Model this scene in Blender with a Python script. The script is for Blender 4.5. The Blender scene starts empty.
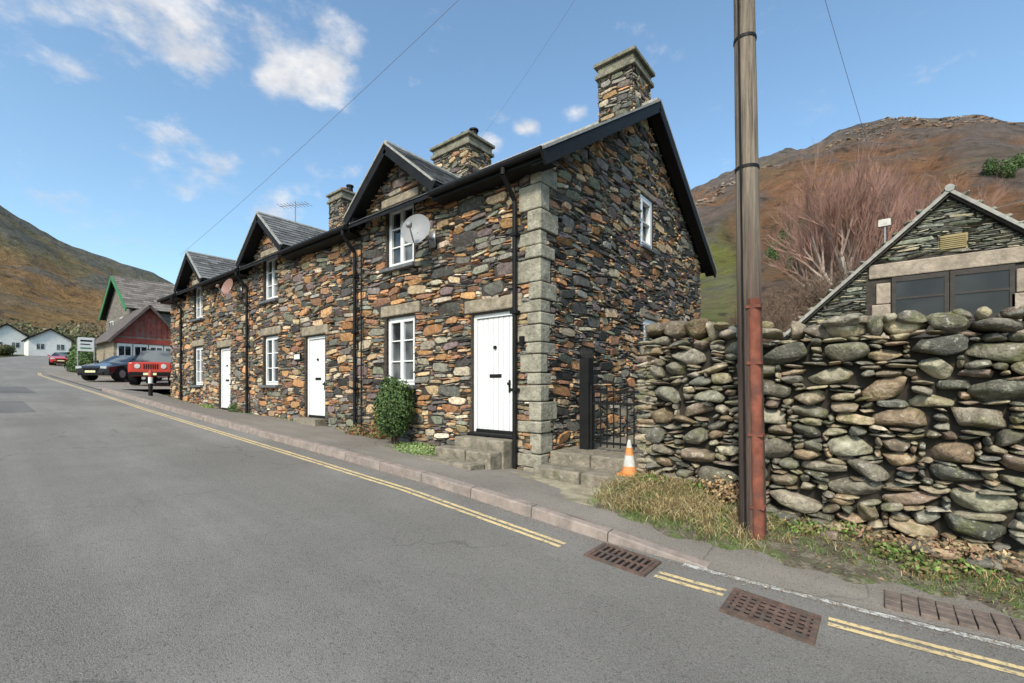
import bpy, math, random, bmesh
import numpy as np
from mathutils import Vector, Matrix, noise
random.seed(7); rng=np.random.default_rng(7)
scene=bpy.context.scene
col=scene.collection
def interp(x,pts):
    return float(np.interp(x,[p[0] for p in pts],[p[1] for p in pts]))
KP=[(-600,30),(-400,20),(-140,6.5),(-85,3.0),(-50,1.1),(-31,.12),(-21.4,-.36),(-16,-.68),(-11.3,-.92),(-6.3,-1.17),(-4.45,-1.28),(-2,-1.5),(0,-1.66),(2,-1.78),(6,-2.0),(20,-2.7),(60,-4),(400,-6)]
def K(x): return interp(x,KP)
WP=[(-33,.2),(-26,-.2),(-22,-.48),(-19,-.68),(-16.3,-.81),(-12,-.89),(-8,-1.05),(-4,-1.33),(-2.4,-1.38),(0,-1.5),(2,-1.62),(8,-2)]
def Wz(x): return interp(x,WP)
EP=[(-150,22),(-110,13.5),(-85,9),(-60,5.5),(-40,4.0),(-22,3.85),(-6,3.85),(-2.2,3.92),(-1.2,4.03),(.8,4.38),(2,4.65),(6,5.4),(20,9),(60,22)]
def E(x): return interp(x,EP)

# ---------- materials ----------
def newmat(name):
    m=bpy.data.materials.new(name); m.use_nodes=True
    nt=m.node_tree; b=nt.nodes['Principled BSDF']; return m,nt,b
def mixc(nt,fac,a,b,blend='MIX'):
    n=nt.nodes.new('ShaderNodeMix'); n.data_type='RGBA'; n.blend_type=blend
    for s,v in ((0,fac),(6,a),(7,b)):
        if isinstance(v,bpy.types.NodeSocket): nt.links.new(v,n.inputs[s])
        else: n.inputs[s].default_value = v if s==0 else (*v,1) if len(v)==3 else v
    return n.outputs[2]
def coords(nt,scale=(1,1,1)):
    t=nt.nodes.new('ShaderNodeTexCoord'); mp=nt.nodes.new('ShaderNodeMapping'); mp.inputs['Scale'].default_value=scale
    nt.links.new(t.outputs['Object'],mp.inputs[0]); return mp.outputs[0]
def nz(nt,scale,detail=4,rough=.6,vec=None,lo=.3,hi=.7,a=0.,b=1.):
    n=nt.nodes.new('ShaderNodeTexNoise'); n.inputs['Scale'].default_value=scale; n.inputs['Detail'].default_value=detail; n.inputs['Roughness'].default_value=rough
    nt.links.new(vec if vec is not None else coords(nt),n.inputs['Vector'])
    r=nt.nodes.new('ShaderNodeMapRange'); r.inputs[1].default_value=lo; r.inputs[2].default_value=hi; r.inputs[3].default_value=a; r.inputs[4].default_value=b
    nt.links.new(n.outputs[0],r.inputs[0]); return r.outputs[0]
def bump(nt,b,h,strength=.4,dist=.02):
    n=nt.nodes.new('ShaderNodeBump'); n.inputs['Strength'].default_value=strength; n.inputs['Distance'].default_value=dist
    nt.links.new(h,n.inputs['Height']); nt.links.new(n.outputs[0],b.inputs['Normal'])
def M(name,c=None,rough=.85,var=.25,scale=6,bs=40,bst=.4,bd=.01,spots=(),metal=0,spec=None):
    m,nt,b=newmat(name)
    if c is None:
        at=nt.nodes.new('ShaderNodeAttribute'); at.attribute_name='Col'; base=at.outputs['Color']
    else:
        r=nt.nodes.new('ShaderNodeRGB'); r.outputs[0].default_value=(*c,1); base=r.outputs[0]
    v=nz(nt,scale,4,.65,a=1-var,b=1+var)
    cm=nt.nodes.new('ShaderNodeCombineColor'); 
    for i in range(3): nt.links.new(v,cm.inputs[i])
    out=mixc(nt,1.0,base,cm.outputs[0],'MULTIPLY')
    for (sc,lo,hi,cc,amt) in spots:
        f=nz(nt,sc,4,.7,lo=lo,hi=hi,b=amt); out=mixc(nt,f,out,cc)
    nt.links.new(out,b.inputs['Base Color'])
    b.inputs['Roughness'].default_value=rough; b.inputs['Metallic'].default_value=metal
    b.inputs['Specular IOR Level'].default_value=.25 if spec is None else spec
    if bst>0: bump(nt,b,nz(nt,bs,4,.6,lo=0,hi=1),bst,bd)
    return m
m_stone=M('rubble_stone',None,.9,.45,16,38,.8,.022,[(12,.6,.7,(.38,.33,.25),.35),(26,.56,.68,(.06,.052,.042),.55)])
m_mortar=M('mortar_dark',(.055,.047,.04),.95,.4,10,30,.5,.02)
m_drys=M('drystone',None,.95,.45,9,28,.9,.03,[(7,.56,.68,(.36,.33,.25),.5),(18,.59,.65,(.48,.46,.38),.6),(4,.52,.66,(.12,.125,.04),.6),(22,.56,.68,(.07,.06,.045),.5)])
m_quoin=M('quoin_stone',(.31,.285,.22),.9,.4,5,22,.8,.03,[(6,.50,.66,(.165,.155,.12),.75),(20,.58,.7,(.48,.46,.39),.5),(9,.58,.7,(.10,.10,.075),.6)])
m_cap=M('cap_stone',(.20,.185,.14),.9,.4,5,22,.7,.03,[(6,.52,.68,(.12,.12,.06),.7),(20,.58,.7,(.38,.37,.29),.5)])
m_lintel=M('lintel_stone',(.27,.225,.165),.9,.4,6,22,.7,.03,[(12,.58,.7,(.40,.37,.30),.5),(7,.58,.7,(.12,.105,.085),.6)])
m_step=M('step_stone',(.22,.19,.145),.9,.4,6,24,.7,.03,[(5,.52,.68,(.10,.105,.05),.7),(15,.58,.7,(.38,.37,.31),.6)])
m_flag=M('flagstone',(.30,.26,.185),.9,.4,4,30,.5,.01,[(5,.52,.68,(.15,.16,.08),.6)])
m_white=M('white_paint',(.72,.72,.71),.45,.05,3,40,.05,.003)
m_black=M('black_paint',(.013,.013,.013),.55,.3,6,40,.1,.003,spec=.15)
m_slate=M('slate',None,.75,.35,12,30,.4,.006,[(8,.56,.7,(.2,.2,.15),.5)])
m_lead=M('pale_verge',(.32,.31,.28),.85,.3,9,30,.4,.01)
m_kerb=M('kerb_stone',(.26,.21,.18),.9,.3,6,60,.4,.006,[(4,.5,.68,(.17,.155,.14),.6),(25,.55,.65,(.36,.32,.28),.4)])
m_rust=M('rust_iron',(.125,.08,.062),.85,.45,14,60,.5,.006,[(9,.48,.62,(.085,.075,.065),.8)])
m_dark=M('dark_void',(.008,.008,.008),.9,.1,5,5,0)
m_brown=M('brown_timber',(.045,.038,.033),.6,.3,12,30,.3,.005)
m_leaf=M('leaf',None,.6,.25,20,30,0,spec=.2)
m_bark=M('bark',None,.9,.25,3,30,0)
m_dirt=M('verge_soil',(.125,.105,.075),.95,.45,5,35,.9,.05,[(3,.47,.6,(.10,.135,.04),.85),(11,.52,.62,(.26,.23,.17),.6)])
m_metal=M('grey_metal',(.3,.3,.3),.45,.1,10,30,0,metal=.6)
m_render=M('white_render',(.68,.67,.63),.9,.1,2,20,.2,.01)
m_red=M('red_paint',(.34,.07,.055),.6,.35,3,30,.2,.005)
m_green=M('green_paint',(.05,.2,.08),.5,.15,6,30,.1)
m_corr=M('rusty_red_sheet',(.27,.09,.065),.7,.4,2,20,.3,.01,[(1.5,.5,.65,(.18,.14,.12),.7)])
m_pot=M('terracotta',(.3,.12,.06),.8,.2,8,30,.2)
m_rub=M('rubber',(.015,.015,.015),.8,.1,8,30,.1)
m_orange=M('orange_plastic',(.7,.24,.06),.6,.15,8,30,0,spots=[(14,.45,.65,(.38,.26,.17),.6)])
m_dwhite=M('dirty_white',(.55,.53,.48),.6,.25,9,30,0)
m_carred,_,b=newmat('car_paint_red'); b.inputs['Base Color'].default_value=(.45,.035,.02,1); b.inputs['Roughness'].default_value=.25; b.inputs['Coat Weight'].default_value=.6
m_carblk,_,b=newmat('car_paint_black'); b.inputs['Base Color'].default_value=(.012,.013,.017,1); b.inputs['Roughness'].default_value=.22; b.inputs['Coat Weight'].default_value=.7
m_lamp,_,b=newmat('headlamp'); b.inputs['Base Color'].default_value=(.7,.72,.75,1); b.inputs['Roughness'].default_value=.1; b.inputs['Metallic'].default_value=.5
m_yplate=M('plate',(.75,.7,.4),.5,.05,5,5,0)
def glassm(name,c1,c2,sp=.6):
    m,nt,b=newmat(name)
    cc=mixc(nt,nz(nt,1.2,2,.5,lo=.45,hi=.6),c1,c2); nt.links.new(cc,b.inputs['Base Color'])
    b.inputs['Roughness'].default_value=.06; b.inputs['Specular IOR Level'].default_value=sp
    bump(nt,b,nz(nt,2.5,1,.5,lo=0,hi=1),.12,.02); return m
m_glass=glassm('window_glass',(.012,.016,.02),(.13,.14,.14))
m_dglass=glassm('dark_glass',(.012,.012,.013),(.03,.03,.03),.3)
def asphalt(name,d,l):
    m,nt,b=newmat(name)
    c=mixc(nt,nz(nt,.5,5,.65,lo=.38,hi=.62),tuple(x*.88 for x in d),tuple(x*1.06 for x in l))
    st=nz(nt,1.0,4,.6,vec=coords(nt,(.09,1.3,1)),lo=.42,hi=.62,b=.6); c=mixc(nt,st,c,tuple(x*.72 for x in d))
    c=mixc(nt,nz(nt,2.2,5,.7,lo=.6,hi=.68,b=.3),c,tuple(x*.6 for x in d))
    sp=nz(nt,110,2,.7,lo=.35,hi=.7,b=.6); c=mixc(nt,sp,c,tuple(min(1,x*1.7) for x in l))
    sp2=nz(nt,60,2,.7,lo=.56,hi=.68,b=.65); c=mixc(nt,sp2,c,tuple(x*.4 for x in d))
    vo=nt.nodes.new('ShaderNodeTexVoronoi'); vo.feature='DISTANCE_TO_EDGE'; vo.inputs['Scale'].default_value=.33
    w=nt.nodes.new('ShaderNodeTexNoise'); w.inputs['Scale'].default_value=1.3; w.inputs['Detail'].default_value=5
    va=nt.nodes.new('ShaderNodeVectorMath'); va.operation='MULTIPLY_ADD'; va.inputs[1].default_value=(1.3,1.3,1.3)
    nt.links.new(coords(nt),w.inputs['Vector']); nt.links.new(w.outputs['Color'],va.inputs[0]); nt.links.new(coords(nt),va.inputs[2]); nt.links.new(va.outputs[0],vo.inputs['Vector'])
    r=nt.nodes.new('ShaderNodeMapRange'); r.inputs[1].default_value=0; r.inputs[2].default_value=.007; r.inputs[3].default_value=.45; r.inputs[4].default_value=0
    nt.links.new(vo.outputs['Distance'],r.inputs[0])
    mk=nt.nodes.new('ShaderNodeMath'); mk.operation='MULTIPLY'; nt.links.new(r.outputs[0],mk.inputs[0]); nt.links.new(nz(nt,.4,3,.5,lo=.48,hi=.56),mk.inputs[1])
    c=mixc(nt,mk.outputs[0],c,(.05,.05,.05))
    nt.links.new(c,b.inputs['Base Color']); b.inputs['Roughness'].default_value=.85; b.inputs['Specular IOR Level'].default_value=.2
    bump(nt,b,nz(nt,120,3,.7,lo=0,hi=1),.8,.012)
    return m
m_road=asphalt('asphalt_road',(.160,.149,.133),(.207,.194,.175))
m_pave=asphalt('asphalt_pavement',(.18,.158,.132),(.24,.213,.182))
def paint(name,c,lo,hi):
    m,nt,b=newmat(name)
    w=nz(nt,22,5,.75,lo=lo,hi=hi); c2=mixc(nt,w,(.17,.16,.145),c)
    c2=mixc(nt,nz(nt,3,4,.6,lo=.45,hi=.7,b=.35),c2,(.25,.21,.14))
    nt.links.new(c2,b.inputs['Base Color']); b.inputs['Roughness'].default_value=.8
    bump(nt,b,nz(nt,150,3,.7,lo=0,hi=1),.5,.006); return m
m_yel=paint('yellow_road_paint',(.68,.52,.26),.37,.49)
m_wline=paint('white_road_paint',(.6,.59,.55),.42,.6)
m_ter,nt,b=newmat('terrain')
at=nt.nodes.new('ShaderNodeAttribute'); at.attribute_name='Col'
v=nz(nt,.13,8,.78,lo=.3,hi=.7,a=.45,b=1.55); cm=nt.nodes.new('ShaderNodeCombineColor')
for i in range(3): nt.links.new(v,cm.inputs[i])
c=mixc(nt,1.0,at.outputs['Color'],cm.outputs[0],'MULTIPLY')
c=mixc(nt,nz(nt,.03,8,.8,lo=.52,hi=.6,b=.5),c,(.27,.215,.12))
c=mixc(nt,nz(nt,.055,8,.82,lo=.56,hi=.6,b=.6),c,(.19,.18,.17))
c=mixc(nt,nz(nt,.10,7,.78,lo=.56,hi=.61,b=.7),c,(.075,.055,.042))
nt.links.new(c,b.inputs['Base Color']); b.inputs['Roughness'].default_value=.95; b.inputs['Specular IOR Level'].default_value=.1
bump(nt,b,nz(nt,.12,8,.78,lo=0,hi=1),1.0,12.0)
m_crag=M('crag_rock',None,.95,.5,.5,.8,1.0,1.0,[(.3,.48,.6,(.24,.14,.08),.8),(.9,.55,.65,(.08,.072,.065),.7)])

# ---------- mesh helpers ----------
def link(o,parent=None):
    col.objects.link(o)
    if parent: o.parent=parent
    return o
def empty(name,loc=(0,0,0)):
    e=bpy.data.objects.new(name,None); col.objects.link(e); return e
class MB:
    def __init__(s): s.v=[];s.f=[];s.m=[];s.c=[];s.T=None
    def add(s,vs,fs,mi=0,c=(1,1,1)):
        n=len(s.v)
        if s.T is not None: vs=[tuple(s.T@Vector(p)) for p in vs]
        s.v+=[tuple(p) for p in vs]; s.f+=[tuple(i+n for i in f) for f in fs]; s.m+=[mi]*len(fs); s.c+=[c]*len(vs)
    def box(s,x0,x1,y0,y1,z0,z1,mi=0,c=(1,1,1)):
        if x0>x1:x0,x1=x1,x0
        if y0>y1:y0,y1=y1,y0
        if z0>z1:z0,z1=z1,z0
        s.add([(x0,y0,z0),(x1,y0,z0),(x1,y1,z0),(x0,y1,z0),(x0,y0,z1),(x1,y0,z1),(x1,y1,z1),(x0,y1,z1)],
        [(0,3,2,1),(4,5,6,7),(0,1,5,4),(1,2,6,5),(2,3,7,6),(3,0,4,7)],mi,c)
    def rbox(s,x0,x1,y0,y1,h0,h1,mi=0,c=(1,1,1),fn=K):
        a,b_=fn(x0),fn(x1)
        s.add([(x0,y0,a+h0),(x1,y0,b_+h0),(x1,y1,b_+h0),(x0,y1,a+h0),(x0,y0,a+h1),(x1,y0,b_+h1),(x1,y1,b_+h1),(x0,y1,a+h1)],
        [(0,3,2,1),(4,5,6,7),(0,1,5,4),(1,2,6,5),(2,3,7,6),(3,0,4,7)],mi,c)
    def cyl(s,p0,p1,r0,r1=None,n=12,mi=0,c=(1,1,1),cap=True):
        r1=r0 if r1 is None else r1
        p0=Vector(p0);p1=Vector(p1);d=(p1-p0).normalized()
        a=d.orthogonal().normalized();b_=d.cross(a)
        vs=[];
        for p,r in ((p0,r0),(p1,r1)):
            for k in range(n):
                t=2*math.pi*k/n; vs.append(p+a*math.cos(t)*r+b_*math.sin(t)*r)
        fs=[(k,(k+1)%n,n+(k+1)%n,n+k) for k in range(n)]
        if cap: fs+=[tuple(range(n-1,-1,-1)),tuple(range(n,2*n))]
        s.add(vs,fs,mi,c)
    def beam(s,p0,p1,w,h,mi=0,up=(0,0,1)):
        p0=Vector(p0);p1=Vector(p1);d=(p1-p0).normalized();sd=d.cross(Vector(up)).normalized();u=sd.cross(d)
        vs=[]
        for p in (p0,p1):
            for a,b_ in ((-1,-1),(1,-1),(1,1),(-1,1)): vs.append(p+sd*a*w/2+u*b_*h/2)
        s.add(vs,[(0,1,2,3),(7,6,5,4),(0,4,5,1),(1,5,6,2),(2,6,7,3),(3,7,4,0)],mi)
    def obj(s,name,mats,parent=None,smooth=False,bevel=0,seg=2):
        me=bpy.data.meshes.new(name); me.from_pydata(s.v,[],s.f)
        for m in mats: me.materials.append(m)
        me.polygons.foreach_set('material_index',s.m)
        ca=me.color_attributes.new('Col','FLOAT_COLOR','POINT')
        ca.data.foreach_set('color',np.c_[np.array(s.c,dtype=np.float32),np.ones(len(s.c),np.float32)].ravel())
        if smooth: me.polygons.foreach_set('use_smooth',[True]*len(s.f))
        me.update(); o=bpy.data.objects.new(name,me); link(o,parent)
        if bevel:
            b=o.modifiers.new('b','BEVEL'); b.width=bevel; b.segments=seg; b.limit_method='ANGLE'
        return o
def npobj(name,V,F,C,mat,parent=None,smooth=True):
    me=bpy.data.meshes.new(name); me.from_pydata(V.reshape(-1,3).tolist(),[],F)
    me.materials.append(mat)
    ca=me.color_attributes.new('Col','FLOAT_COLOR','POINT')
    C=C.reshape(-1,3); ca.data.foreach_set('color',np.c_[C,np.ones(len(C))].astype(np.float32).ravel())
    if smooth: me.polygons.foreach_set('use_smooth',[True]*len(F))
    me.update(); return link(bpy.data.objects.new(name,me),parent)

def pack(W,H,cw,ch,inside,sizes,fill=(5,2)):
    nx=int(round(W/cw)); ny=int(round(H/ch)); occ=np.zeros((ny,nx),bool)
    for j in range(ny):
        for i in range(nx):
            if not inside((i+.5)*cw,(j+.5)*ch): occ[j,i]=True
    mask=~occ.copy(); out=[]; area=mask.sum()
    for (w,h,fr) in sizes:
        if w>nx or h>ny: continue
        tries=int(fr*area/(w*h)*3.5)
        for t in range(tries):
            ww=w+random.randint(-1,1); ww=min(ww,nx)
            i=random.randint(0,nx-ww); j=random.randint(0,ny-h)
            if occ[j:j+h,i:i+ww].any(): continue
            occ[j:j+h,i:i+ww]=True; out.append((i*cw,j*ch,(i+ww)*cw,(j+h)*ch))
    for j in range(ny):
        i=0
        while i<nx:
            if occ[j,i]: i+=1; continue
            w=random.randint(2,fill[0]); h=random.randint(1,fill[1]); e=i
            while e<nx and e-i<w and not occ[j,e]: e+=1
            if e<nx and not occ[j,e] and (e+1>=nx or occ[j,e+1]): e+=1
            hh=1
            while hh<h and j+hh<ny and not occ[j+hh,i:e].any(): hh+=1
            occ[j:j+hh,i:e]=True
            out.append((i*cw,j*ch,e*cw,(j+hh)*ch)); i=e
    return out,mask
def stones(name,rects,O,U,V,N,pal,wts,parent,dep=(.008,.05),gap=.004,mat=None,Kk=9,warp=.02,ex=.5):
    R=np.array(rects); n=len(R)
    O,U,V,N=[np.array(a,float) for a in (O,U,V,N)]
    cx=(R[:,0]+R[:,2])/2; cz=(R[:,1]+R[:,3])/2; hx=(R[:,2]-R[:,0])/2-gap; hz=(R[:,3]-R[:,1])/2-gap
    th=np.arange(Kk)*2*np.pi/Kk+rng.uniform(0,6.28,(n,1))
    th=th+rng.uniform(-.25,.25,(n,Kk))
    ct,st=np.cos(th),np.sin(th)
    px=np.sign(ct)*np.abs(ct)**ex*rng.uniform(.84,1.12,(n,Kk)); pz=np.sign(st)*np.abs(st)**ex*rng.uniform(.80,1.15,(n,Kk))
    tilt=rng.normal(0,.07,n)[:,None]
    d=rng.uniform(dep[0],dep[1],n)
    gx=rng.normal(0,.014,n)[:,None]; gz=rng.normal(0,.012,n)[:,None]
    rings=[]
    for sc,dd in ((1.,-.02),(.98,.7),(.87,1.)):
        x=px*hx[:,None]*sc; z=pz*hz[:,None]*sc+x*tilt
        X=cx[:,None]+x; Z=cz[:,None]+z
        D=d[:,None]*dd+ ((gx*np.sign(x)*np.abs(px)+gz*pz) if dd>0.1 else 0)
        rings.append((X,Z,D*np.ones_like(X)))
    rings.append((cx[:,None],cz[:,None],(d*1.0+.003)[:,None]))
    X=np.concatenate([r[0] for r in rings],1);Z=np.concatenate([r[1] for r in rings],1);D=np.concatenate([r[2] for r in rings],1)
    Xw=X+warp*np.sin(2.3*Z+1.7*X+1)+warp*.5*np.sin(5*Z-3*X); Zw=Z+warp*np.sin(1.9*X+1.1*Z)+warp*.6*np.sin(4.7*X+2*Z+2)
    P=O+Xw[...,None]*U+Zw[...,None]*V+D[...,None]*N
    nv=3*Kk+1; F=[]
    pat=[]
    for r in range(2):
        for k in range(Kk): pat.append((r*Kk+k,r*Kk+(k+1)%Kk,(r+1)*Kk+(k+1)%Kk,(r+1)*Kk+k))
    for k in range(Kk): pat.append((2*Kk+k,2*Kk+(k+1)%Kk,3*Kk))
    for i in range(n):
        b=i*nv; F+= [tuple(b+q for q in f) for f in pat]
    w=np.array(wts,float);w/=w.sum()
    pc=np.array(pal)[rng.choice(len(pal),n,p=w)]*rng.uniform(.65,1.35,(n,1))*rng.uniform(.95,1.05,(n,3))
    C=np.repeat(pc[:,None,:],nv,1)
    return npobj(name,P,F,C,mat or m_stone,parent,smooth=False)
def backing(name,mask,cw,ch,O,U,V,parent,mat=None):
    O,U,V=[Vector(a) for a in (O,U,V)]; mb=MB()
    for j in range(mask.shape[0]):
        i=0
        while i<mask.shape[1]:
            if not mask[j,i]: i+=1; continue
            e=i
            while e<mask.shape[1] and mask[j,e]: e+=1
            mb.add([O+U*i*cw+V*j*ch,O+U*e*cw+V*j*ch,O+U*e*cw+V*(j+1)*ch,O+U*i*cw+V*(j+1)*ch],[(0,1,2,3)]); i=e
    return mb.obj(name,[mat or m_mortar],parent)
PAL=[(.44,.235,.11),(.44,.32,.19),(.10,.095,.085),(.22,.20,.17),(.18,.135,.125),(.30,.16,.095),(.49,.41,.30),(.18,.175,.13),(.06,.056,.05)]
PW=[18,18,14,16,12,12,7,11,8]
PWG=[12,13,20,17,11,9,4,13,11]
SZ=[(10,6,.04),(8,5,.14),(6,4,.12),(8,4,.14),(8,3,.2),(6,3,.25),(7,2,.18),(5,2,.3),(4,3,.2)]

# ---------- terrace ----------
terr=empty('stone_cottage_terrace')
YF=5.6; XR=-3.95; XL=-21.8; ZB=-1.5; EAVE=3.45
YB=13.56; YM=9.58; RIDGE=6.02; PIT=.64
DC=[-7.32,-13.0,-18.72]; DOORC=[-4.9,-10.6,-16.3]
opens=[]
for c in DC:
    opens.append((c-.43,c+.43,2.33,3.56,'w2')); opens.append((c-.45,c+.45,-.0,1.35,'w1'))
for c in DOORC: opens.append((c-.47,c+.47,-.79,1.19,'d'))
QZ=[ZB]
while QZ[-1]<3.42: QZ.append(QZ[-1]+random.uniform(.17,.40))
QL=[(random.uniform(.34,.55),random.uniform(.15,.28)) if k%2 else (random.uniform(.15,.28),random.uniform(.30,.5)) for k in range(len(QZ))]
def qi(z):
    i=0
    while i<len(QZ)-1 and QZ[i+1]<=z: i+=1
    return i
def qlen(z,alt): return QL[qi(z)][alt]
lints=[]
for (a,b_,c,d,t) in opens:
    lints.append((a-.2,b_+.2,d+.02,d+(.25 if t!='w2' else .2)))
def in_back(x,z):
    x=x+XL; z=z+ZB
    for (a,b_,c,d,t) in opens:
        if a<x<b_ and c<z<d: return False
    if z<EAVE: return True
    for c in DC:
        if abs(x-c)<1.2 and z<4.5-.8*abs(x-c): return True
    return False
def in_fac(x0,z0):
    x=x0+XL; z=z0+ZB
    if x>XR-qlen(z,0)+.02: return False
    for (a,b_,c,d,t) in opens:
        if a-.03<x<b_+.03 and c-.05<z<d+.03: return False
    for (a,b_,c,d) in lints:
        if a<x<b_ and c<z<d: return False
    return in_back(x0,z0)
cw,ch=.054,.034
r,_=pack(XR-XL,6.1,cw,ch,in_fac,SZ)
stones('facade_stones',r,(XL,YF,ZB),(1,0,0),(0,0,1),(0,-1,0),PAL,PW,terr)
_,mk=pack(XR-XL,6.1,.05,.031,in_back,[])
backing('facade_backing',mk,.05,.031,(XL,YF,ZB),(1,0,0),(0,0,1),terr)
GW=(9.3,9.98,3.0,4.12); GW2=(9.45,10.2,-.1,1.45)
def in_gab(y,z):
    y=y+YF; z=z+ZB
    if y<YF+qlen(z,1)-.02: return False
    for (a,b_,c,d) in (GW,GW2):
        if a-.03<y<b_+.03 and c-.03<z<d+.15: return False
    return z<RIDGE-.1-PIT*abs(y-YM)
r,mk=pack(YB-YF,7.6,cw,ch,in_gab,SZ)
stones('gable_stones',r,(XR,YF,ZB),(0,1,0),(0,0,1),(1,0,0),PAL,PWG,terr)
backing('gable_backing',mk,cw,ch,(XR-.001,YF,ZB),(0,1,0),(0,0,1),terr)
mb=MB()
for i in range(len(QZ)-1):
    z,z1=QZ[i],min(QZ[i+1],3.47)
    if z1-z<.1: continue
    o=random.uniform(0,.025)
    mb.box(XR-QL[i][0]-.01,XR+.025+o,YF-.025-o,YF+QL[i][1]-.01,z+.006,z1-.006)
mb.obj('quoins',[m_quoin],terr,bevel=.02,seg=3)
mb=MB()
mb.box(XL+.02,XR-.25,YF+.3,YB-.05,ZB,EAVE-.05)
mb.box(XL,XL+.05,YF+.01,YB,ZB,EAVE)
mb.box(XL,XR-.05,YB-.04,YB,ZB,EAVE)
mb.add([(XL,YF,EAVE),(XL,YB,EAVE),(XL,YM,RIDGE-.1)],[(0,2,1)])
mb.obj('core_walls',[m_mortar],terr)
mb=MB()
for (a,b_,c,d) in lints: mb.box(a+.02+random.uniform(0,.05),b_-.02-random.uniform(0,.05),YF-.04,YF+.1,c+.005,d-.01)
mb.box(XR-.1,XR+.04,GW[0]-.12,GW[1]+.12,GW[3]+.02,GW[3]+.15); mb.box(XR-.1,XR+.04,GW2[0]-.2,GW2[1]+.2,GW2[3]+.02,GW2[3]+.2)
mb.obj('lintels',[m_lintel],terr,bevel=.02,seg=2)
mb=MB()
for (a,b_,c,d,t) in opens:
    if t!='d': mb.box(a-.1,b_+.1,YF-.13,YF+.12,c-.075,c-.005)
mb.box(XR-.1,XR+.1,GW[0]-.06,GW[1]+.06,GW[2]-.06,GW[2]-.005)
mb.obj('slate_sills',[M('sill',(.12,.125,.13),.7,.3,8,30,.3)],terr,bevel=.008)
def window(mb,T,w,h,cols,rows,f=.06,yo=0):
    mb.T=T
    for (a,b_,c,d) in ((-.05,0,-.05,h+.05),(w,w+.05,-.05,h+.05),(0,w,h,h+.05),(0,w,-.05,0)):
        mb.box(a,b_,-.005,.2,c,d,2)
    mb.box(0,f,.06+yo,.13,0,h,0); mb.box(w-f,w,.06+yo,.13,0,h,0); mb.box(f,w-f,.06+yo,.13,0,f,0); mb.box(f,w-f,.06+yo,.13,h-f,h,0)
    n=2 if cols==2 else 1
    cwid=(w-2*f)/n
    for k in range(n):
        x0=f+k*cwid; x1=x0+cwid; s=.045
        mb.box(x0+.003,x0+s,.045+yo,.12,f+.003,h-f-.003,0); mb.box(x1-s,x1-.003,.045+yo,.12,f+.003,h-f-.003,0)
        mb.box(x0+s,x1-s,.046+yo,.12,f+.003,f+s,0); mb.box(x0+s,x1-s,.046+yo,.12,h-f-s,h-f-.003,0)
        for q in range(1,rows):
            zz=f+(h-2*f)*q/rows; mb.box(x0+s,x1-s,.06+yo,.11,zz-.013,zz+.013,0)
    mb.box(f,w-f,.095,.1,f,h-f,1)
    mb.T=None
mb=MB()
for (a,b_,c,d,t) in opens:
    if t!='d': window(mb,Matrix.Translation((a,YF,c)),b_-a,d-c,2,3)
TG=lambda g: Matrix.Translation((XR,g[0],g[2]))@Matrix.Rotation(math.radians(90),4,'Z')
window(mb,TG(GW),GW[1]-GW[0],GW[3]-GW[2],1,2,.09,-.055); window(mb,TG(GW2),GW2[1]-GW2[0],GW2[3]-GW2[2],1,2,.09,-.055)
mb.obj('windows',[m_white,m_glass,m_mortar],terr,bevel=.004,seg=1)
mb=MB()
for i,c in enumerate(DOORC):
    a,b_=c-.47,c+.47; z0,z1=-.79,1.19
    for (p,q,s,t) in ((a-.05,a,z0,z1+.05),(b_,b_+.05,z0,z1+.05),(a,b_,z1,z1+.05)): mb.box(p,q,YF-.004,YF+.2,s,t,2)
    f=.07
    mb.box(a,a+f,YF+.05,YF+.13,z0,z1,0); mb.box(b_-f,b_,YF+.05,YF+.13,z0,z1,0); mb.box(a+f,b_-f,YF+.05,YF+.13,z1-f,z1,0)
    npk=7; pw=(b_-a-2*f)/npk
    for k in range(npk): mb.box(a+f+k*pw+.005,a+f+(k+1)*pw-.005,YF+.08,YF+.12,z0+.03,z1-f-.008,0)
    mb.box(a+f,b_-f,YF+.095,YF+.13,z0,z1-f,4)
    mb.box(a+f,b_-f,YF+.03,YF+.12,z0,z0+.05,3)
    mb.box(c-.13,c+.13,YF+.068,YF+.08,.12,.18,3)
    mb.cyl((b_-.17,YF+.03,.02),(b_-.17,YF+.08,.02),.025,mi=3)
    mb.box(b_-.19,b_-.15,YF+.066,YF+.08,-.12,.08,3)
    mb.cyl((c,YF+.045,.62),(c,YF+.08,.62),.03,mi=3)
    if i: mb.box(a-.06,b_+.06,YF-.28,YF+.12,z0-.25,z0-.012,5)
mb.obj('doors',[m_white,m_glass,m_mortar,m_black,M('groove',(.25,.25,.24),.6,.05,5,5,0),m_step],terr,bevel=.004,seg=1)
mb=MB(); mb.box(-11.55,-11.2,YF-.075,YF-.05,.62,.8,0); mb.box(-11.52,-11.23,YF-.077,YF-.075,.65,.77,1)
mb.box(-4.3+.02,-4.3+.09,YF-.09,YF-.04,.6,.75,0)
mb.obj('door_plaque',[m_black,m_white],terr)
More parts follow.
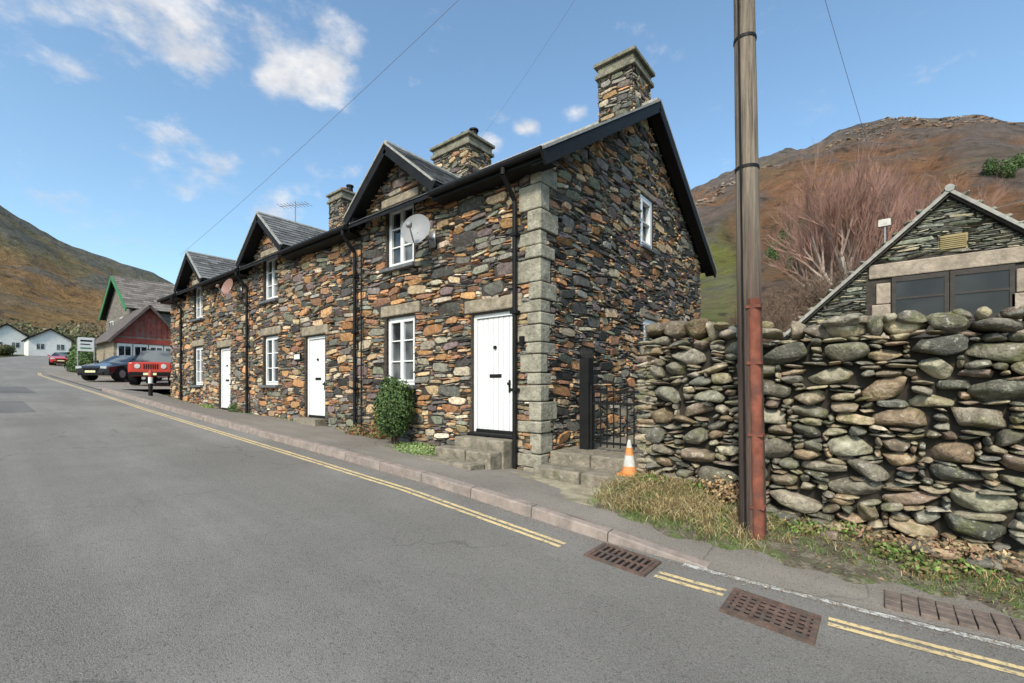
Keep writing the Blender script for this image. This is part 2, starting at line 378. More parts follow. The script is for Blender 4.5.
def slates(mb,P,A,S,L,W,mi=0,sw=.28,sh=.2,th=.012,c0=(.14,.14,.14)):
    P,A,S=Vector(P),Vector(A).normalized(),Vector(S).normalized(); N=A.cross(S).normalized()
    if N.z<0: N=-N
    j=0; v=0
    while v<W:
        u=-(j%2)*sw/2
        while u<L:
            u0=max(u,0)+.003; u1=min(u+sw,L)-.003
            if u1-u0>.03:
                v1=min(v+sh*1.25,W); q=random.uniform(.65,1.4); dz=random.uniform(0,.006)
                a=P+A*u0+S*v+N*(.022+dz); b_=P+A*u1+S*v+N*(.022+dz); c=P+A*u1+S*v1+N*.004; d=P+A*u0+S*v1+N*.004
                t=N*th
                mb.add([a-t,b_-t,c-t,d-t,a,b_,c,d],[(0,3,2,1),(4,5,6,7),(0,1,5,4),(1,2,6,5),(2,3,7,6),(3,0,4,7)],mi,(c0[0]*q,c0[1]*q,c0[2]*q))
            u+=sw
        j+=1; v+=sh
RO=.32; Ye=YF-RO
Ze=RIDGE+.08-PIT*(YM-Ye)
sl=Vector((0,1,PIT)).normalized(); L2=(YM-Ye)*math.sqrt(1+PIT*PIT)
mb=MB()
slates(mb,(XL-.2,Ye,Ze),(1,0,0),sl,XR+.3-XL+.2,L2)
slates(mb,(XL-.2,2*YM-Ye,Ze),(1,0,0),Vector((0,-1,PIT)),XR+.3-XL+.2,L2)
def slab(mb,a,b_,c,d,t,mi):
    t=Vector((0,0,t)); vs=[Vector(p) for p in (a,b_,c,d)]
    mb.add([p-t for p in vs]+vs,[(0,3,2,1),(4,5,6,7),(0,1,5,4),(1,2,6,5),(2,3,7,6),(3,0,4,7)],mi)
z0=Ze-.01; zr=RIDGE+.07
slab(mb,(XL-.2,Ye,z0),(XR+.28,Ye,z0),(XR+.28,YM,zr),(XL-.2,YM,zr),.06,1)
slab(mb,(XL-.2,YM,zr),(XR+.28,YM,zr),(XR+.28,2*YM-Ye,z0),(XL-.2,2*YM-Ye,z0),.06,1)
mb.cyl((XL-.2,YM,RIDGE+.09),(XR+.3,YM,RIDGE+.09),.07,n=10,mi=2)
DA=4.62; DH=1.36; DP=.8
for c in DC:
    for sg in (-1,1):
        P=(c+sg*DH,Ye-.02,DA-DP*DH)
        S=Vector((-sg,0,DP)); W=DH*math.sqrt(1+DP*DP)
        slates(mb,P,(0,1,0),S,2.3,W-.01,sw=.24,sh=.17)
        zf=DA-DP*DH-.012
        pts=[(c+sg*DH,Ye,zf),(c+sg*DH,Ye+2.2,zf),(c,Ye+2.2,DA-.012),(c,Ye,DA-.012)]
        slab(mb,*pts,.05,1)
    mb.cyl((c,Ye-.03,DA+.01),(c,Ye+2.3,DA+.01),.055,n=8,mi=2)
mb.obj('slate_roof',[m_slate,m_black,m_lead],terr)
mb=MB()
for c in DC:
    for sg in (-1,1):
        mb.beam((c,Ye-.03,DA-.11),(c+sg*(DH+.02),Ye-.03,DA-.11-DP*(DH+.02)),.035,.17,0)
        mb.beam((c,Ye-.035,DA+.005),(c+sg*(DH+.03),Ye-.035,DA+.005-DP*(DH+.03)),.06,.03,1)
        mb.box(c+sg*1.2-.05,c+sg*1.2+.05,Ye,YF,3.35,3.5,0)
for sg in (-1,1):
    p0=(XR+.32,YM,RIDGE-.06); p1=(XR+.32,YM+sg*(YM-Ye+.05),RIDGE-.06-PIT*(YM-Ye+.05))
    mb.beam(p0,p1,.045,.18,0)
    mb.beam((XR+.2,YM,RIDGE-.1),(XR+.2,YM+sg*(YM-Ye),RIDGE-.1-PIT*(YM-Ye)),.24,.03,0)
    mb.beam((XR+.31,YM,RIDGE+.09),(XR+.31,YM+sg*(YM-Ye+.05),RIDGE+.09-PIT*(YM-Ye+.05)),.09,.035,1)
mb.obj('bargeboards',[m_black,m_lead],terr)
mb=MB()
segs=[(XR+.3,DC[0]+DH-.05),(DC[0]-DH+.05,DC[1]+DH-.05),(DC[1]-DH+.05,DC[2]+DH-.05),(DC[2]-DH+.05,XL-.2)]
for a,b_ in segs:
    mb.cyl((a,Ye-.06,Ze-.05),(b_,Ye-.06,Ze-.05),.055,n=10)
    mb.box(b_,a,Ye-.005,Ye+.025,Ze-.15,Ze-.03)
    mb.box(b_,a,Ye+.02,YF,Ze-.15,Ze-.13)
for x,zz in ((-4.36,-1.35),(-8.75,-1.05),(-14.35,-.85),(-20.3,-.6)):
    mb.cyl((x,Ye-.06,Ze-.1),(x,Ye-.06,Ze-.2),.038); mb.cyl((x,Ye-.06,Ze-.2),(x,YF-.1,Ze-.5),.038); mb.cyl((x,YF-.1,Ze-.48),(x,YF-.1,zz),.036)
    for z in (2.3,1.1,-.1): mb.box(x-.06,x+.06,YF-.145,YF-.03,z,z+.05)
mb.cyl((-8.55,YF-.07,3.1),(-8.55,YF-.07,-1.0),.015)
mb.obj('gutters_and_downpipes',[m_black],terr,smooth=False)
def chimney(x0,x1,y0,y1,z0,z1,pots,par):
    nm='chimney'
    for (O,U,N,W) in (((x0,y0,z0),(1,0,0),(0,-1,0),x1-x0),((x1,y0,z0),(0,1,0),(1,0,0),y1-y0),((x0,y1,z0),(0,-1,0),(-1,0,0),y1-y0),((x1,y1,z0),(-1,0,0),(0,1,0),x1-x0)):
        r,_=pack(W,z1-z0-.32,.05,.035,lambda a,b:True,[(6,4,.2),(6,3,.25),(7,2,.2),(5,2,.3),(4,3,.2)])
        stones(nm+'_stones',r,O,U,(0,0,1),N,PAL,[6,10,12,22,9,4,6,20,5],par,dep=(.01,.03),warp=.0)
    mb=MB()
    mb.box(x0+.005,x1-.005,y0+.005,y1-.005,z0,z1-.32,0)
    mb.box(x0-.07,x1+.07,y0-.07,y1+.07,z1-.34,z1-.25,1); mb.box(x0-.02,x1+.02,y0-.02,y1+.02,z1-.25,z1-.08,1); mb.box(x0-.09,x1+.09,y0-.09,y1+.09,z1-.08,z1,1)
    for k in range(5): 
        px=random.uniform(x0+.1,x1-.1); mb.box(px-.1,px+.1,y0,y0+.3,z1-.01,z1+random.uniform(.02,.05),1)
    mb.obj(nm+'_cap',[m_mortar,m_cap],par,bevel=.015)
    if pots:
        mb=MB()
        for (px,k) in pots:
            y=(y0+y1)/2
            mb.cyl((px,y,z1),(px,y,z1+.3),.13,.105,mi=k); mb.cyl((px,y,z1+.3),(px,y,z1+.35),.14,mi=k)
            mb.cyl((px,y,z1+.35),(px,y,z1+.36),.09,mi=2)
        mb.obj(nm+'_pots',[m_pot,m_black,m_dark],par,bevel=.008)
chimney(-4.82,-4.02,9.1,10.05,5.2,7.12,[],terr)
chimney(-10.3,-8.85,9.1,10.05,5.2,7.05,[(-9.9,0),(-9.45,1),(-9.1,1)],terr)
chimney(-16.2,-15.3,9.1,10.05,5.2,7.2,[(-15.95,0),(-15.55,1)],terr)
def dish(name,p,r,aim,m,par):
    mb=MB(); aim=Vector(aim).normalized(); q=aim.to_track_quat('Z','Y').to_matrix().to_4x4()
    mb.T=Matrix.Translation(p)@q
    n=24; rings=5; vs=[(0,0,0)]; fs=[]
    for i in range(1,rings+1):
        rr=r*i/rings
        for k in range(n): t=2*math.pi*k/n; vs.append((rr*math.cos(t),rr*1.08*math.sin(t),.35*rr*rr/r))
    for k in range(n): fs.append((0,1+k,1+(k+1)%n))
    for i in range(rings-1):
        for k in range(n): a=1+i*n; fs.append((a+k,a+n+k,a+n+(k+1)%n,a+(k+1)%n))
    mb.add(vs,fs,0)
    mb.cyl((0,-r,.1),(0,-.1,r*1.25),.012,mi=1); mb.box(-.04,.04,-.13,-.05,r*1.15,r*1.4,0)
    mb.T=None; w=Vector((p[0],YF,p[2]-.05)); mb.cyl(p,(p[0],p[1]+.1,p[2]-.05),.03,mi=1); mb.cyl((p[0],p[1]+.1,p[2]-.05),w,.022,mi=1); mb.box(p[0]-.08,p[0]+.08,YF-.07,YF-.04,p[2]-.2,p[2]+.1,1)
    mb.obj(name,[m,m_metal],par,smooth=True)
dish('satellite_dish_near',(-6.3,5.2,2.7),.27,(.5,-1,.3),M('dish_grey',(.27,.27,.27),.5,.08,6,30,0),terr)
dish('satellite_dish_far',(-14.9,5.25,2.85),.26,(.2,-1,.3),M('dish_brown',(.25,.14,.11),.5,.1,6,30,0),terr)
mb=MB(); ax,ay=-17.0,8.2
mb.cyl((ax,ay,5.2),(ax,ay,6.9),.02); mb.cyl((ax-.6,ay-.3,6.75),(ax+.5,ay+.25,6.75),.012)
for k in range(9):
    t=-.55+k*.13; mb.cyl((ax+t+.12,ay+t*.5-.22,6.75),(ax+t-.12,ay+t*.5+.22,6.75),.007,n=5)
mb.obj('tv_aerial',[m_metal],terr)

# ---------- steps ----------
mb=MB()
mb.box(-5.46,-4.40,5.27,5.56,-1.5,-.85,0); mb.box(-5.62,-4.94,4.98,5.265,-1.6,-1.0,0); mb.box(-4.93,-4.42,4.99,5.265,-1.6,-1.005,0); mb.box(-5.86,-5.2,4.68,4.975,-1.7,-1.14,0); mb.box(-5.19,-4.5,4.66,4.975,-1.7,-1.145,0)
mb.box(-5.40,-4.4,5.5,5.66,-.845,-.79,1)
mb.obj('stone_doorsteps',[m_step,m_black],None,bevel=.035,seg=3)
mb=MB()
mb.box(-3.86,-3.1,5.28,5.74,-1.6,-1.17,0); mb.box(-3.09,-2.42,5.3,5.74,-1.6,-1.175,0); mb.box(-3.88,-3.2,5.75,6.6,-1.6,-1.0,0); mb.box(-3.19,-2.38,5.76,6.6,-1.6,-1.005,0); mb.box(-3.88,-2.2,6.61,16,-1.6,-1.01,0)
mb.obj('stone_side_steps',[m_step],None,bevel=.03,seg=3)
mb=MB()
xs=[-4.45,-3.75,-3.0,-2.45]
for i in range(3):
    for (y0,y1) in ((4.5,4.9),(4.92,5.26)):
        o=random.uniform(-.08,.08)
        mb.rbox(xs[i]+.01+o*(i>0),xs[i+1]-.01,y0,y1,0,.03+random.uniform(0,.01),0,fn=lambda x: -1.33+ (x+3.9)*-.03)
mb.obj('flagstones',[m_flag],None,bevel=.01)
mb=MB()
mb.box(-3.62,-3.46,6.2,6.36,-1.1,.42,0)
for z in (-.9,-.3,-.12): mb.box(-3.44,-2.3,6.26,6.29,z,z+.035,0)
for k in range(11): x=-3.4+k*.108; mb.cyl((x,6.275,-.95),(x,6.275,-.05),.01,n=6)
mb.box(-3.46,-3.42,6.24,6.3,-1.0,0,0)
mb.obj('iron_gate',[m_black],None)

# ---------- drystone wall ----------
wall=empty('drystone_wall')
def ico(sub):
    bm=bmesh.new(); bmesh.ops.create_icosphere(bm,subdivisions=sub,radius=1); bm.verts.ensure_lookup_table()
    a=np.array([v.co[:] for v in bm.verts]); f=[tuple(v.index for v in f.verts) for f in bm.faces]; bm.free(); return a,f
ICO3=ico(3); ICO2=ico(2)
def rocks(name,C,H,pal,wts,mat,par,power=.72,rot=.12,cuts=10,smooth=True,base=None,amp=1.,cl=.66):
    IV,IF=base or ICO3
    C=np.array(C);H=np.array(H);n=len(C)
    nrm=IV/np.linalg.norm(IV,axis=1,keepdims=True)
    P=np.sign(nrm)*np.abs(nrm)**power
    P=P/np.maximum(1,np.linalg.norm(P,axis=1,keepdims=True)/1.22)
    P=np.repeat(P[None],n,0)
    disp=np.ones((n,len(IV)))
    for k,(fr,am) in enumerate(((1.6,.10),(2.9,.07),(5.5,.04),(9,.028))):
        w=rng.normal(0,fr,(n,3)); ph=rng.uniform(0,6.28,(n,1))
        disp+=amp*am*np.sin(np.einsum('nk,vk->nv',w,nrm)+ph)
    P=P*disp[...,None]
    for c_ in range(cuts):
        d=rng.normal(0,1,(n,3)); d/=np.linalg.norm(d,axis=1,keepdims=True); t=rng.uniform(cl,.96,n)
        dp=np.einsum('nk,nvk->nv',d,P)-t[:,None]
        P=P-np.maximum(dp,0)[...,None]*d[:,None,:]*.94
    P=P*H[:,None,:]*1.08
    a=rng.normal(0,rot,n)[:,None]; x=P[...,0]*np.cos(a)-P[...,2]*np.sin(a); z=P[...,0]*np.sin(a)+P[...,2]*np.cos(a)
    P=np.stack([x,P[...,1],z],-1)
    P=P+C[:,None,:]
    F=[]
    for i in range(n):
        b=i*len(IV); F+=[(f[0]+b,f[1]+b,f[2]+b) for f in IF]
    w=np.array(wts,float);w/=w.sum()
    pc=np.array(pal)[rng.choice(len(pal),n,p=w)]*rng.uniform(.62,1.3,(n,1))*rng.uniform(.96,1.04,(n,3))
    return npobj(name,P,F,np.repeat(pc[:,None,:],len(IV),1),mat,par,smooth)
DPAL=[(.25,.22,.165),(.33,.275,.185),(.18,.165,.13),(.30,.22,.14),(.14,.135,.11),(.38,.335,.25),(.22,.165,.125)]
DW=[22,20,17,14,12,8,11]
WX0=-2.3; SLP=-.06; WT=.62
def topz(x): return WT+SLP*(x-WX0)+.03*math.sin(x*1.3)
WL=11.
DSZ=[(8,5,.12),(6,5,.12),(7,4,.16),(5,4,.16),(7,3,.22),(5,3,.3),(4,3,.2),(6,2,.15),(4,2,.35)]
r,_=pack(WL,2.45,.052,.038,lambda a,b:True,DSZ,(4,2))
C=[];H=[]
for (a,b_,c,d) in r:
    x=WX0+(a+c)/2; hz=(d-b_)/2; z=topz(x)-2.45+(b_+d)/2+.03*math.sin(x*2.2+b_*3)+.015*math.sin(x*7+b_*5); hx=(c-a)/2
    big=hx*hz>.012
    hy=.17 if big else .13; C.append((x,5.52+hy-random.uniform(0,.08)+(0 if big else .03)-.10*(b_<1.)*(1-b_),z)); H.append((hx*1.02,hy,hz*1.05))
x=WX0
while x<WX0+WL:
    w=random.uniform(.12,.36); h=random.uniform(.05,.12)
    C.append((x+w/2,5.74+random.uniform(-.06,.04),topz(x)+h*.75)); H.append((w/2*1.02,random.uniform(.2,.3),h)); x+=w*random.uniform(.88,1.0)
for k in range(60):
    x=WX0+random.uniform(0,WL); C.append((x,5.64+random.uniform(-.1,.2),topz(x)+.15)); H.append((random.uniform(.05,.13),.1,random.uniform(.03,.06)))
rocks('wall_stones',C,H,DPAL,DW,m_drys,wall,rot=.16,power=.72,cuts=13,cl=.6)
C=[];H=[]
r,_=pack(.5,2.4,.05,.038,lambda a,b:True,[(5,4,.2),(4,3,.3),(5,2,.3)],(4,2))
for (a,b_,c,d) in r:
    C.append((WX0+.02,5.55+(a+c)/2,topz(WX0)-2.45+(b_+d)/2)); H.append((.14,(c-a)/2,(d-b_)/2))
rocks('wall_end_stones',C,H,DPAL,DW,m_drys,wall)
mb=MB(); 
for k in range(11):
    x0=WX0+.12+k; mb.box(x0,x0+1.002,5.66,6.0,-2.8,topz(x0+.5)-.03)
mb.obj('wall_core',[M('wall_core_dark',(.035,.03,.024),.95,.3,10,30,.3)],wall)
C=[];H=[]
for k in range(80):
    x=random.choice([random.uniform(-2.55,-.9),random.uniform(-.9,3.5)]); y=5.52-abs(random.gauss(0,.14)); s=random.uniform(.03,.09)
    if y<5.05: continue
    C.append((x,y,Wz(x)+.0+ .16*(y-4.9))); H.append((s*1.6,s,s*.7))
rocks('fallen_stones',C,H,DPAL,DW,m_drys,wall,rot=.3)

# ---------- utility pole ----------
pole=empty('utility_pole')
mpw,nt,b=newmat('pole_wood')
c=mixc(nt,nz(nt,2,5,.7,vec=coords(nt,(14,14,.6)),lo=.3,hi=.7),(.09,.068,.05),(.34,.275,.205))
c=mixc(nt,nz(nt,3,5,.7,vec=coords(nt,(20,20,.3)),lo=.56,hi=.64,b=.85),c,(.045,.033,.025))
sp=nt.nodes.new('ShaderNodeSeparateXYZ'); nt.links.new(coords(nt),sp.inputs[0])
rr=nt.nodes.new('ShaderNodeMapRange'); rr.inputs[1].default_value=1.9; rr.inputs[2].default_value=.5; nt.links.new(sp.outputs[2],rr.inputs[0])
c=mixc(nt,rr.outputs[0],c,mixc(nt,nz(nt,3,4,.7,vec=coords(nt,(12,12,.5))),(.035,.024,.02),(.13,.08,.06))); nt.links.new(c,b.inputs['Base Color']); b.inputs['Roughness'].default_value=.85
bump(nt,b,nz(nt,3,5,.7,vec=coords(nt,(20,20,.5)),lo=0,hi=1),.9,.025)
PB=Vector((-.95,5.02,-1.75)); PT=Vector((-1.08,5.02,6.9))
mb=MB(); n=20; rings=24; vs=[];fs=[]
for i in range(rings+1):
    t=i/rings; p=PB.lerp(PT,t); rad=.122*(1-t)+.085*t+random.uniform(-.0015,.0015)
    for k in range(n):
        a=2*math.pi*k/n; vs.append((p.x+rad*math.cos(a),p.y+rad*math.sin(a),p.z))
for i in range(rings):
    for k in range(n): fs.append((i*n+k,i*n+(k+1)%n,(i+1)*n+(k+1)%n,(i+1)*n+k))
fs.append(tuple(rings*n+k for k in range(n)))
mb.add(vs,fs); mb.obj('pole_shaft',[mpw],pole,smooth=True)
mb=MB()
sd=Vector((.60,-.8,0)).normalized()
b0=PB+sd*.112; b1=PB.lerp(PT,.30)+sd*.098
n=10; vs=[]
sx_=sd.cross(Vector((0,0,1)))
for p in (b0,b1):
    for k in range(n):
        t=math.pi*k/(n-1)-math.pi/2; vs.append(p+sx_*math.sin(t)*.055+sd*math.cos(t)*.04)
mb.add(vs,[(k,k+1,n+k+1,n+k) for k in range(n-1)]+[tuple(range(n-1,-1,-1)),tuple(range(n,2*n))],0)
for z in (-1.2,-.5,.2,.75):
    q=b0.lerp(b1,(z+1.75)/2.6); mb.box(q.x-.07,q.x+.06,q.y-.045,q.y+.05,z,z+.03,0)
c0=PB+Vector((-.3,-1,0)).normalized()*.135; c1=PB.lerp(PT,.98)+Vector((-.3,-1,0)).normalized()*.098
mb.cyl(c0,c1,.011,n=6,mi=1)
for z in (.45,.6,.75):
    p=PB.lerp(PT,z); mb.cyl(p,p+Vector((0,0,.03)),.122*(1-z)+.088*z+.004,n=20,mi=1)
mb.obj('cable_guard',[M('guard_red',(.20,.065,.04),.75,.4,8,30,.3,.006,[(5,.48,.64,(.10,.05,.04),.7)]),m_black],pole,smooth=False)
mb=MB(); mb.box(-1.7,-.4,4.98,5.06,6.6,6.7); 
for x in (-1.6,-1.25,-.85,-.5): mb.cyl((x,5.02,6.7),(x,5.02,6.85),.03,mi=1)
mb.obj('crossarm',[m_brown,m_white],pole)
def wire(name,a,b_,sag=.3,r=.006):
    cu=bpy.data.curves.new(name,'CURVE'); cu.dimensions='3D'; s=cu.splines.new('POLY'); N=24; s.points.add(N)
    for i in range(N+1):
        t=i/N; p=Vector(a).lerp(Vector(b_),t); p.z-=sag*4*t*(1-t); s.points[i].co=(*p,1)
    cu.bevel_depth=r; cu.materials.append(m_metal); link(bpy.data.objects.new(name,cu))
wire('overhead_wire',(-1.1,5.0,6.6),(-19.6,5.3,4.7),.15,.004)
wire('overhead_wire',(-1.0,5.05,6.6),(.2,10.2,2.85),.1,.003)
wire('overhead_wire',(-1.0,5.05,6.7),(-9.3,9.6,6.8),.2,.002)
wire('overhead_wire',(40,60,22),(-30,75,16),1.5,.02)

# ---------- outbuilding ----------
gar=empty('stone_outbuilding')
GX=.9; GY=10.; GH=2.5; GA=3.0; GP=.95
go=(.2,1.62,-1.5,1.81)
def in_g(x,z):
    x=x+GX-GH; z=z-1.5
    if go[0]-.22<x<go[1]+.22 and z<go[3]: return False
    if go[0]-.3<x<go[1]+.35 and z<go[3]+.27: return False
    if abs(x-.95)<.17 and 2.15<z<2.38: return False
    return z<GA-GP*abs(x-GX)
r,mk=pack(2*GH,4.6,.05,.028,in_g,[(9,3,.1),(8,2,.3),(6,2,.3),(6,3,.15)],(7,1))
GPAL=[(.24,.24,.185),(.30,.28,.21),(.18,.185,.15),(.13,.13,.11),(.33,.28,.19)]
stones('outbuilding_stones',r,(GX-GH,GY,-1.5),(1,0,0),(0,0,1),(0,-1,0),GPAL,[5,4,5,3,2],gar,dep=(.01,.04),gap=.003)
mb=MB()
mb.add([(GX-GH,GY+.002,-1.5),(GX+GH,GY+.002,-1.5),(GX+GH,GY+.002,GA-GP*GH),(GX,GY+.002,GA),(GX-GH,GY+.002,GA-GP*GH)],[(0,1,2,3,4)])
mb.box(GX-GH,GX-GH+.3,GY+.01,GY+6,-1.5,GA-GP*GH); mb.box(GX+GH-.3,GX+GH,GY+.01,GY+6,-1.5,GA-GP*GH); mb.box(GX-GH,GX+GH,GY+5.9,GY+6,-1.5,GA-GP*GH)
mb.obj('outbuilding_backing',[m_mortar],gar)
mb=MB()
mb.box(go[0]-.3,go[1]+.35,GY-.04,GY+.1,go[3]+.01,go[3]+.25,0)
for sx in (go[0]-.2,go[1]+.01):
    for k in range(9): mb.box(sx-(.06 if k%2 else 0),sx+.19,GY-.035,GY+.1,-1.5+k*.36,-1.5+k*.36+.35,0)
mb.obj('outbuilding_dressings',[M('pink_stone',(.36,.295,.23),.9,.3,5,25,.6,.02,[(8,.5,.66,(.21,.18,.14),.7)])],gar,bevel=.015)
mb=MB(); w=(go[1]-go[0])/2
mb.box(go[0],go[1],GY-.02,GY-.004,-1.5,1.05,0)
for k in range(2):
    a=go[0]+k*w
    mb.box(a+.005,a+.06,GY-.035,GY+.05,-1.5,go[3],0); mb.box(a+w-.06,a+w-.005,GY-.035,GY+.05,-1.5,go[3],0)
    mb.box(a+.06,a+w-.06,GY-.034,GY+.05,go[3]-.08,go[3],0); mb.box(a+.06,a+w-.06,GY-.034,GY+.05,1.0,1.1,0)
    mb.box(a+.06,a+w-.06,GY-.033,GY-.002,1.43,1.46,0); mb.box(a+.06,a+w-.06,GY-.015,GY-.01,1.1,go[3]-.08,1)
for k in range(7): mb.box(.8,1.1,GY-.04,GY-.01,2.165+k*.03,2.185+k*.03,2)
mb.box(.78,1.12,GY-.012,GY-.004,2.14,2.39,2)
mb.obj('outbuilding_doors',[m_brown,m_dglass,M('vent',(.3,.24,.12),.8,.2,6,30,.2)],gar)
mb=MB(); rw=(GH+.25)*math.sqrt(1+GP*GP)
for sg in (-1,1):
    P=(GX+sg*(GH+.25),GY-.12,GA+.06-GP*(GH+.25)); slates(mb,P,(0,1,0),(-sg,0,GP),6.3,rw,c0=(.15,.15,.135))
    zf=P[2]-.01; slab(mb,(P[0],GY-.1,zf),(P[0],GY+6.2,zf),(GX,GY+6.2,GA+.05),(GX,GY-.1,GA+.05),.06,1)
    mb.beam((GX,GY-.06,GA+.07),(P[0],GY-.06,P[2]+.01),.16,.05,2)
mb.cyl((GX,GY-.15,GA+.1),(GX,GY+6.2,GA+.1),.06,n=8,mi=2)
mb.obj('outbuilding_roof',[m_slate,m_mortar,m_lead,m_white],gar)
C=[];H=[]
for sg in (-1,1):
    for k in range(19):
        t=k/18*(GH+.2); C.append((GX+sg*t,GY-.04,GA+.10-GP*t)); H.append((.085,.1,.03))
rocks('verge_stones',C,H,[(.36,.34,.28),(.26,.24,.19)],[1,1],m_drys,gar,rot=.4)
mb=MB(); mb.cyl((.12,10.3,2.2),(.12,10.3,2.9),.02,mi=1); mb.box(.03,.2,10.26,10.34,2.78,2.9,0)
mb.obj('wire_bracket',[m_dwhite,m_metal],gar)

# ---------- ground ----------
HT=[(-180,.24),(-176,.25),(-170,.26),(-140,.2),(-110,.08),(-60,.05),(0,.05),(30,.1),(50,.2),(70,.33),(80.3,.362),(84.1,.395),(87.8,.415),(92.9,.42),(101,.412),(104,.395),(107.3,.38),(113,.335),(122.7,.2),(142.6,.1),(158.7,.13),(165.3,.165),(169.5,.192),(173.6,.22),(177.2,.248),(180,.26)]
def hillinfo(azd):
    R=np.interp(azd,[-180,0,60,115,140,180],[950,700,450,450,950,950]); r0=np.interp(azd,[-180,-60,0,130,150,180],[190,100,45,45,190,190])
    return interp(azd,HT),float(R),float(r0)
az=sorted(set([round(a,3) for a in np.linspace(-180,75,150)]+[round(a,3) for a in np.linspace(75,180,820)][:-1]))
naz=len(az)
rad=[.8]
while rad[-1]<2600:
    r_=rad[-1]; rad.append(r_*1.07 if r_<45 else (r_*1.019 if r_<1000 else r_*1.06))
V=[];Cc=[]
def fb(x,y,s,o=5): return noise.fractal(Vector((x*s,y*s,.37)),.9,2.1,o)
def hz_(x,y,r_,azd):
    g=K(x)-.12
    if y>4.3:
        t=min(1,(y-4.3)/1.2); g2=(Wz(x) if -33<x<8 else K(x))-.12; g=g*(1-t)+g2*t
    te,R,r0=hillinfo(azd)
    if r_<=r0:
        return (g if r_<140 else max(min(g,8),-5)),0,0,0
    Hc=te*R; s=(r_-r0)/(R-r0)
    h=Hc*(.5*s+.5*s*s*(3-2*s)) if s<1 else Hc*(1-.25*min(1,(s-1)))
    base=g if r_<140 else max(min(g,8),-5)
    n1=fb(x,y,.006); n2=fb(x+900,y,.02,5)
    q=noise.noise(Vector((x*.011,y*.011,2))); rid=1-abs(q)*2
    n3=noise.noise(Vector((x*.05,y*.05,5.))); n4=noise.noise(Vector((x*.02,y*.02,9.))); n5=noise.noise(Vector((x*.11,y*.11,3.)))
    st=.5*(1+math.tanh(4*(n2))); st2=.5*(1+math.tanh(7*n4))
    f=(1 if azd<140 and azd>0 else .55)
    h+=Hc*.05*n1*min(1,s*1.6)*(1.0 if s<1 else .6)+f*Hc*.035*(st-.5)*min(1,s*2.5)+f*Hc*.025*(st2-.5)*min(1,s*2)+Hc*.03*(rid-.5)*min(1,s*1.5)*(1 if s<1.1 else .3)+f*Hc*.014*n3*min(1,s*3)+f*Hc*.006*n5*min(1,s*3)
    return base*max(0,1-s)+h,s,n1,n2
for r_ in rad:
    for azd in az:
        a=math.radians(azd); x=r_*math.cos(a); y=r_*math.sin(a)
        z,s,n1,n2=hz_(x,y,r_,azd)
        cl=(.14,.16,.065)
        if s>0:
            q=s+.2*n1+.12*n2
            if 60<azd<140:
                k=max(0,min(1,(azd-100)/4))
                g1=.06+.26*k
                stops=[(.0,(.24,.25,.07)),(g1,(.30,.29,.08)),(g1+.07,(.20,.16,.08)),(g1+.14,(.28,.16,.09)),(.5,(.37,.19,.10)),(.7,(.31,.185,.12)),(.85,(.25,.185,.145)),(1.2,(.21,.18,.16))]
                rock=(.23,.205,.185)
            else:
                stops=[(.0,(.18,.21,.075)),(.10,(.24,.25,.09)),(.18,(.36,.23,.10)),(.40,(.36,.215,.10)),(.55,(.22,.19,.10)),(.8,(.18,.18,.12)),(1.2,(.16,.165,.14))]
                rock=(.19,.185,.165)
            xs_=[p[0] for p in stops]; cl=[float(np.interp(q,xs_,[p[1][i] for p in stops])) for i in range(3)]
            k=max(0,min(1,(n2+.1*n1+.25*(s-.6))*5))*.7*min(1,s*3)
            cl=tuple(cl[i]*(1-k)+rock[i]*k for i in range(3))
        V.append((x,y,z)); Cc.append(cl)
F=[]
for i in range(len(rad)-1):
    for k in range(naz):
        k2=(k+1)%naz; F.append((i*naz+k,(i+1)*naz+k,(i+1)*naz+k2,i*naz+k2))
F.append(tuple(range(naz)))
npobj('ground',np.array(V),F,np.array(Cc),m_ter)
C=[];H=[]
t_=0
while len(C)<1100 and t_<60000:
    t_+=1
    azd=random.uniform(76,120)
    te,R,r0=hillinfo(azd); s=random.uniform(.4,1.03); r_=r0+s*(R-r0); a=math.radians(azd); x=r_*math.cos(a); y=r_*math.sin(a)
    f=fb(x+300,y,.018,4)+.45*(s-.7)
    if f<.25: continue
    z=hz_(x,y,r_,azd)[0]; sz=random.uniform(.35,1.25)
    C.append((x,y,z-sz*.15)); H.append((sz*1.6,sz*1.3,sz*random.uniform(.5,.8)))
rocks('hill_crags',C,H,[(.24,.205,.18),(.18,.16,.145),(.29,.25,.21),(.25,.17,.12)],[4,3,2,4],m_crag,None,rot=.3,base=ICO2,smooth=False,amp=1.5)
def strip(name,xs,ylo,yhi,zf,mat,ny=1,parent=None,smooth=False):
    mb=MB(); n=ny+1; vs=[]
    for x in xs:
        for j in range(n):
            t=j/ny; y=ylo(x)*(1-t)+yhi(x)*t; vs.append((x,y,zf(x,y,t)))
    fs=[]
    for i in range(len(xs)-1):
        for j in range(ny): fs.append((i*n+j,(i+1)*n+j,(i+1)*n+j+1,i*n+j+1))
    mb.add(vs,fs); return mb.obj(name,[mat],parent,smooth=smooth)
xr=list(np.arange(-150,-50,2.5))+list(np.arange(-50,20,.5))+list(np.arange(20,61,2.5))
strip('road',xr,lambda x:E(x)-6.9,lambda x:E(x)+.02,lambda x,y,t:K(x),m_road,6)
lines=MB()
def addline(mb,x0,x1,off,w,h=.005,mi=0):
    xs=np.arange(x0,x1+.01,.25); 
    for a,b_ in zip(xs[:-1],xs[1:]):
        mb.add([(a,E(a)-off,K(a)+h),(b_,E(b_)-off,K(b_)+h),(b_,E(b_)-off+w,K(b_)+h),(a,E(a)-off+w,K(a)+h)],[(0,1,2,3)],mi)
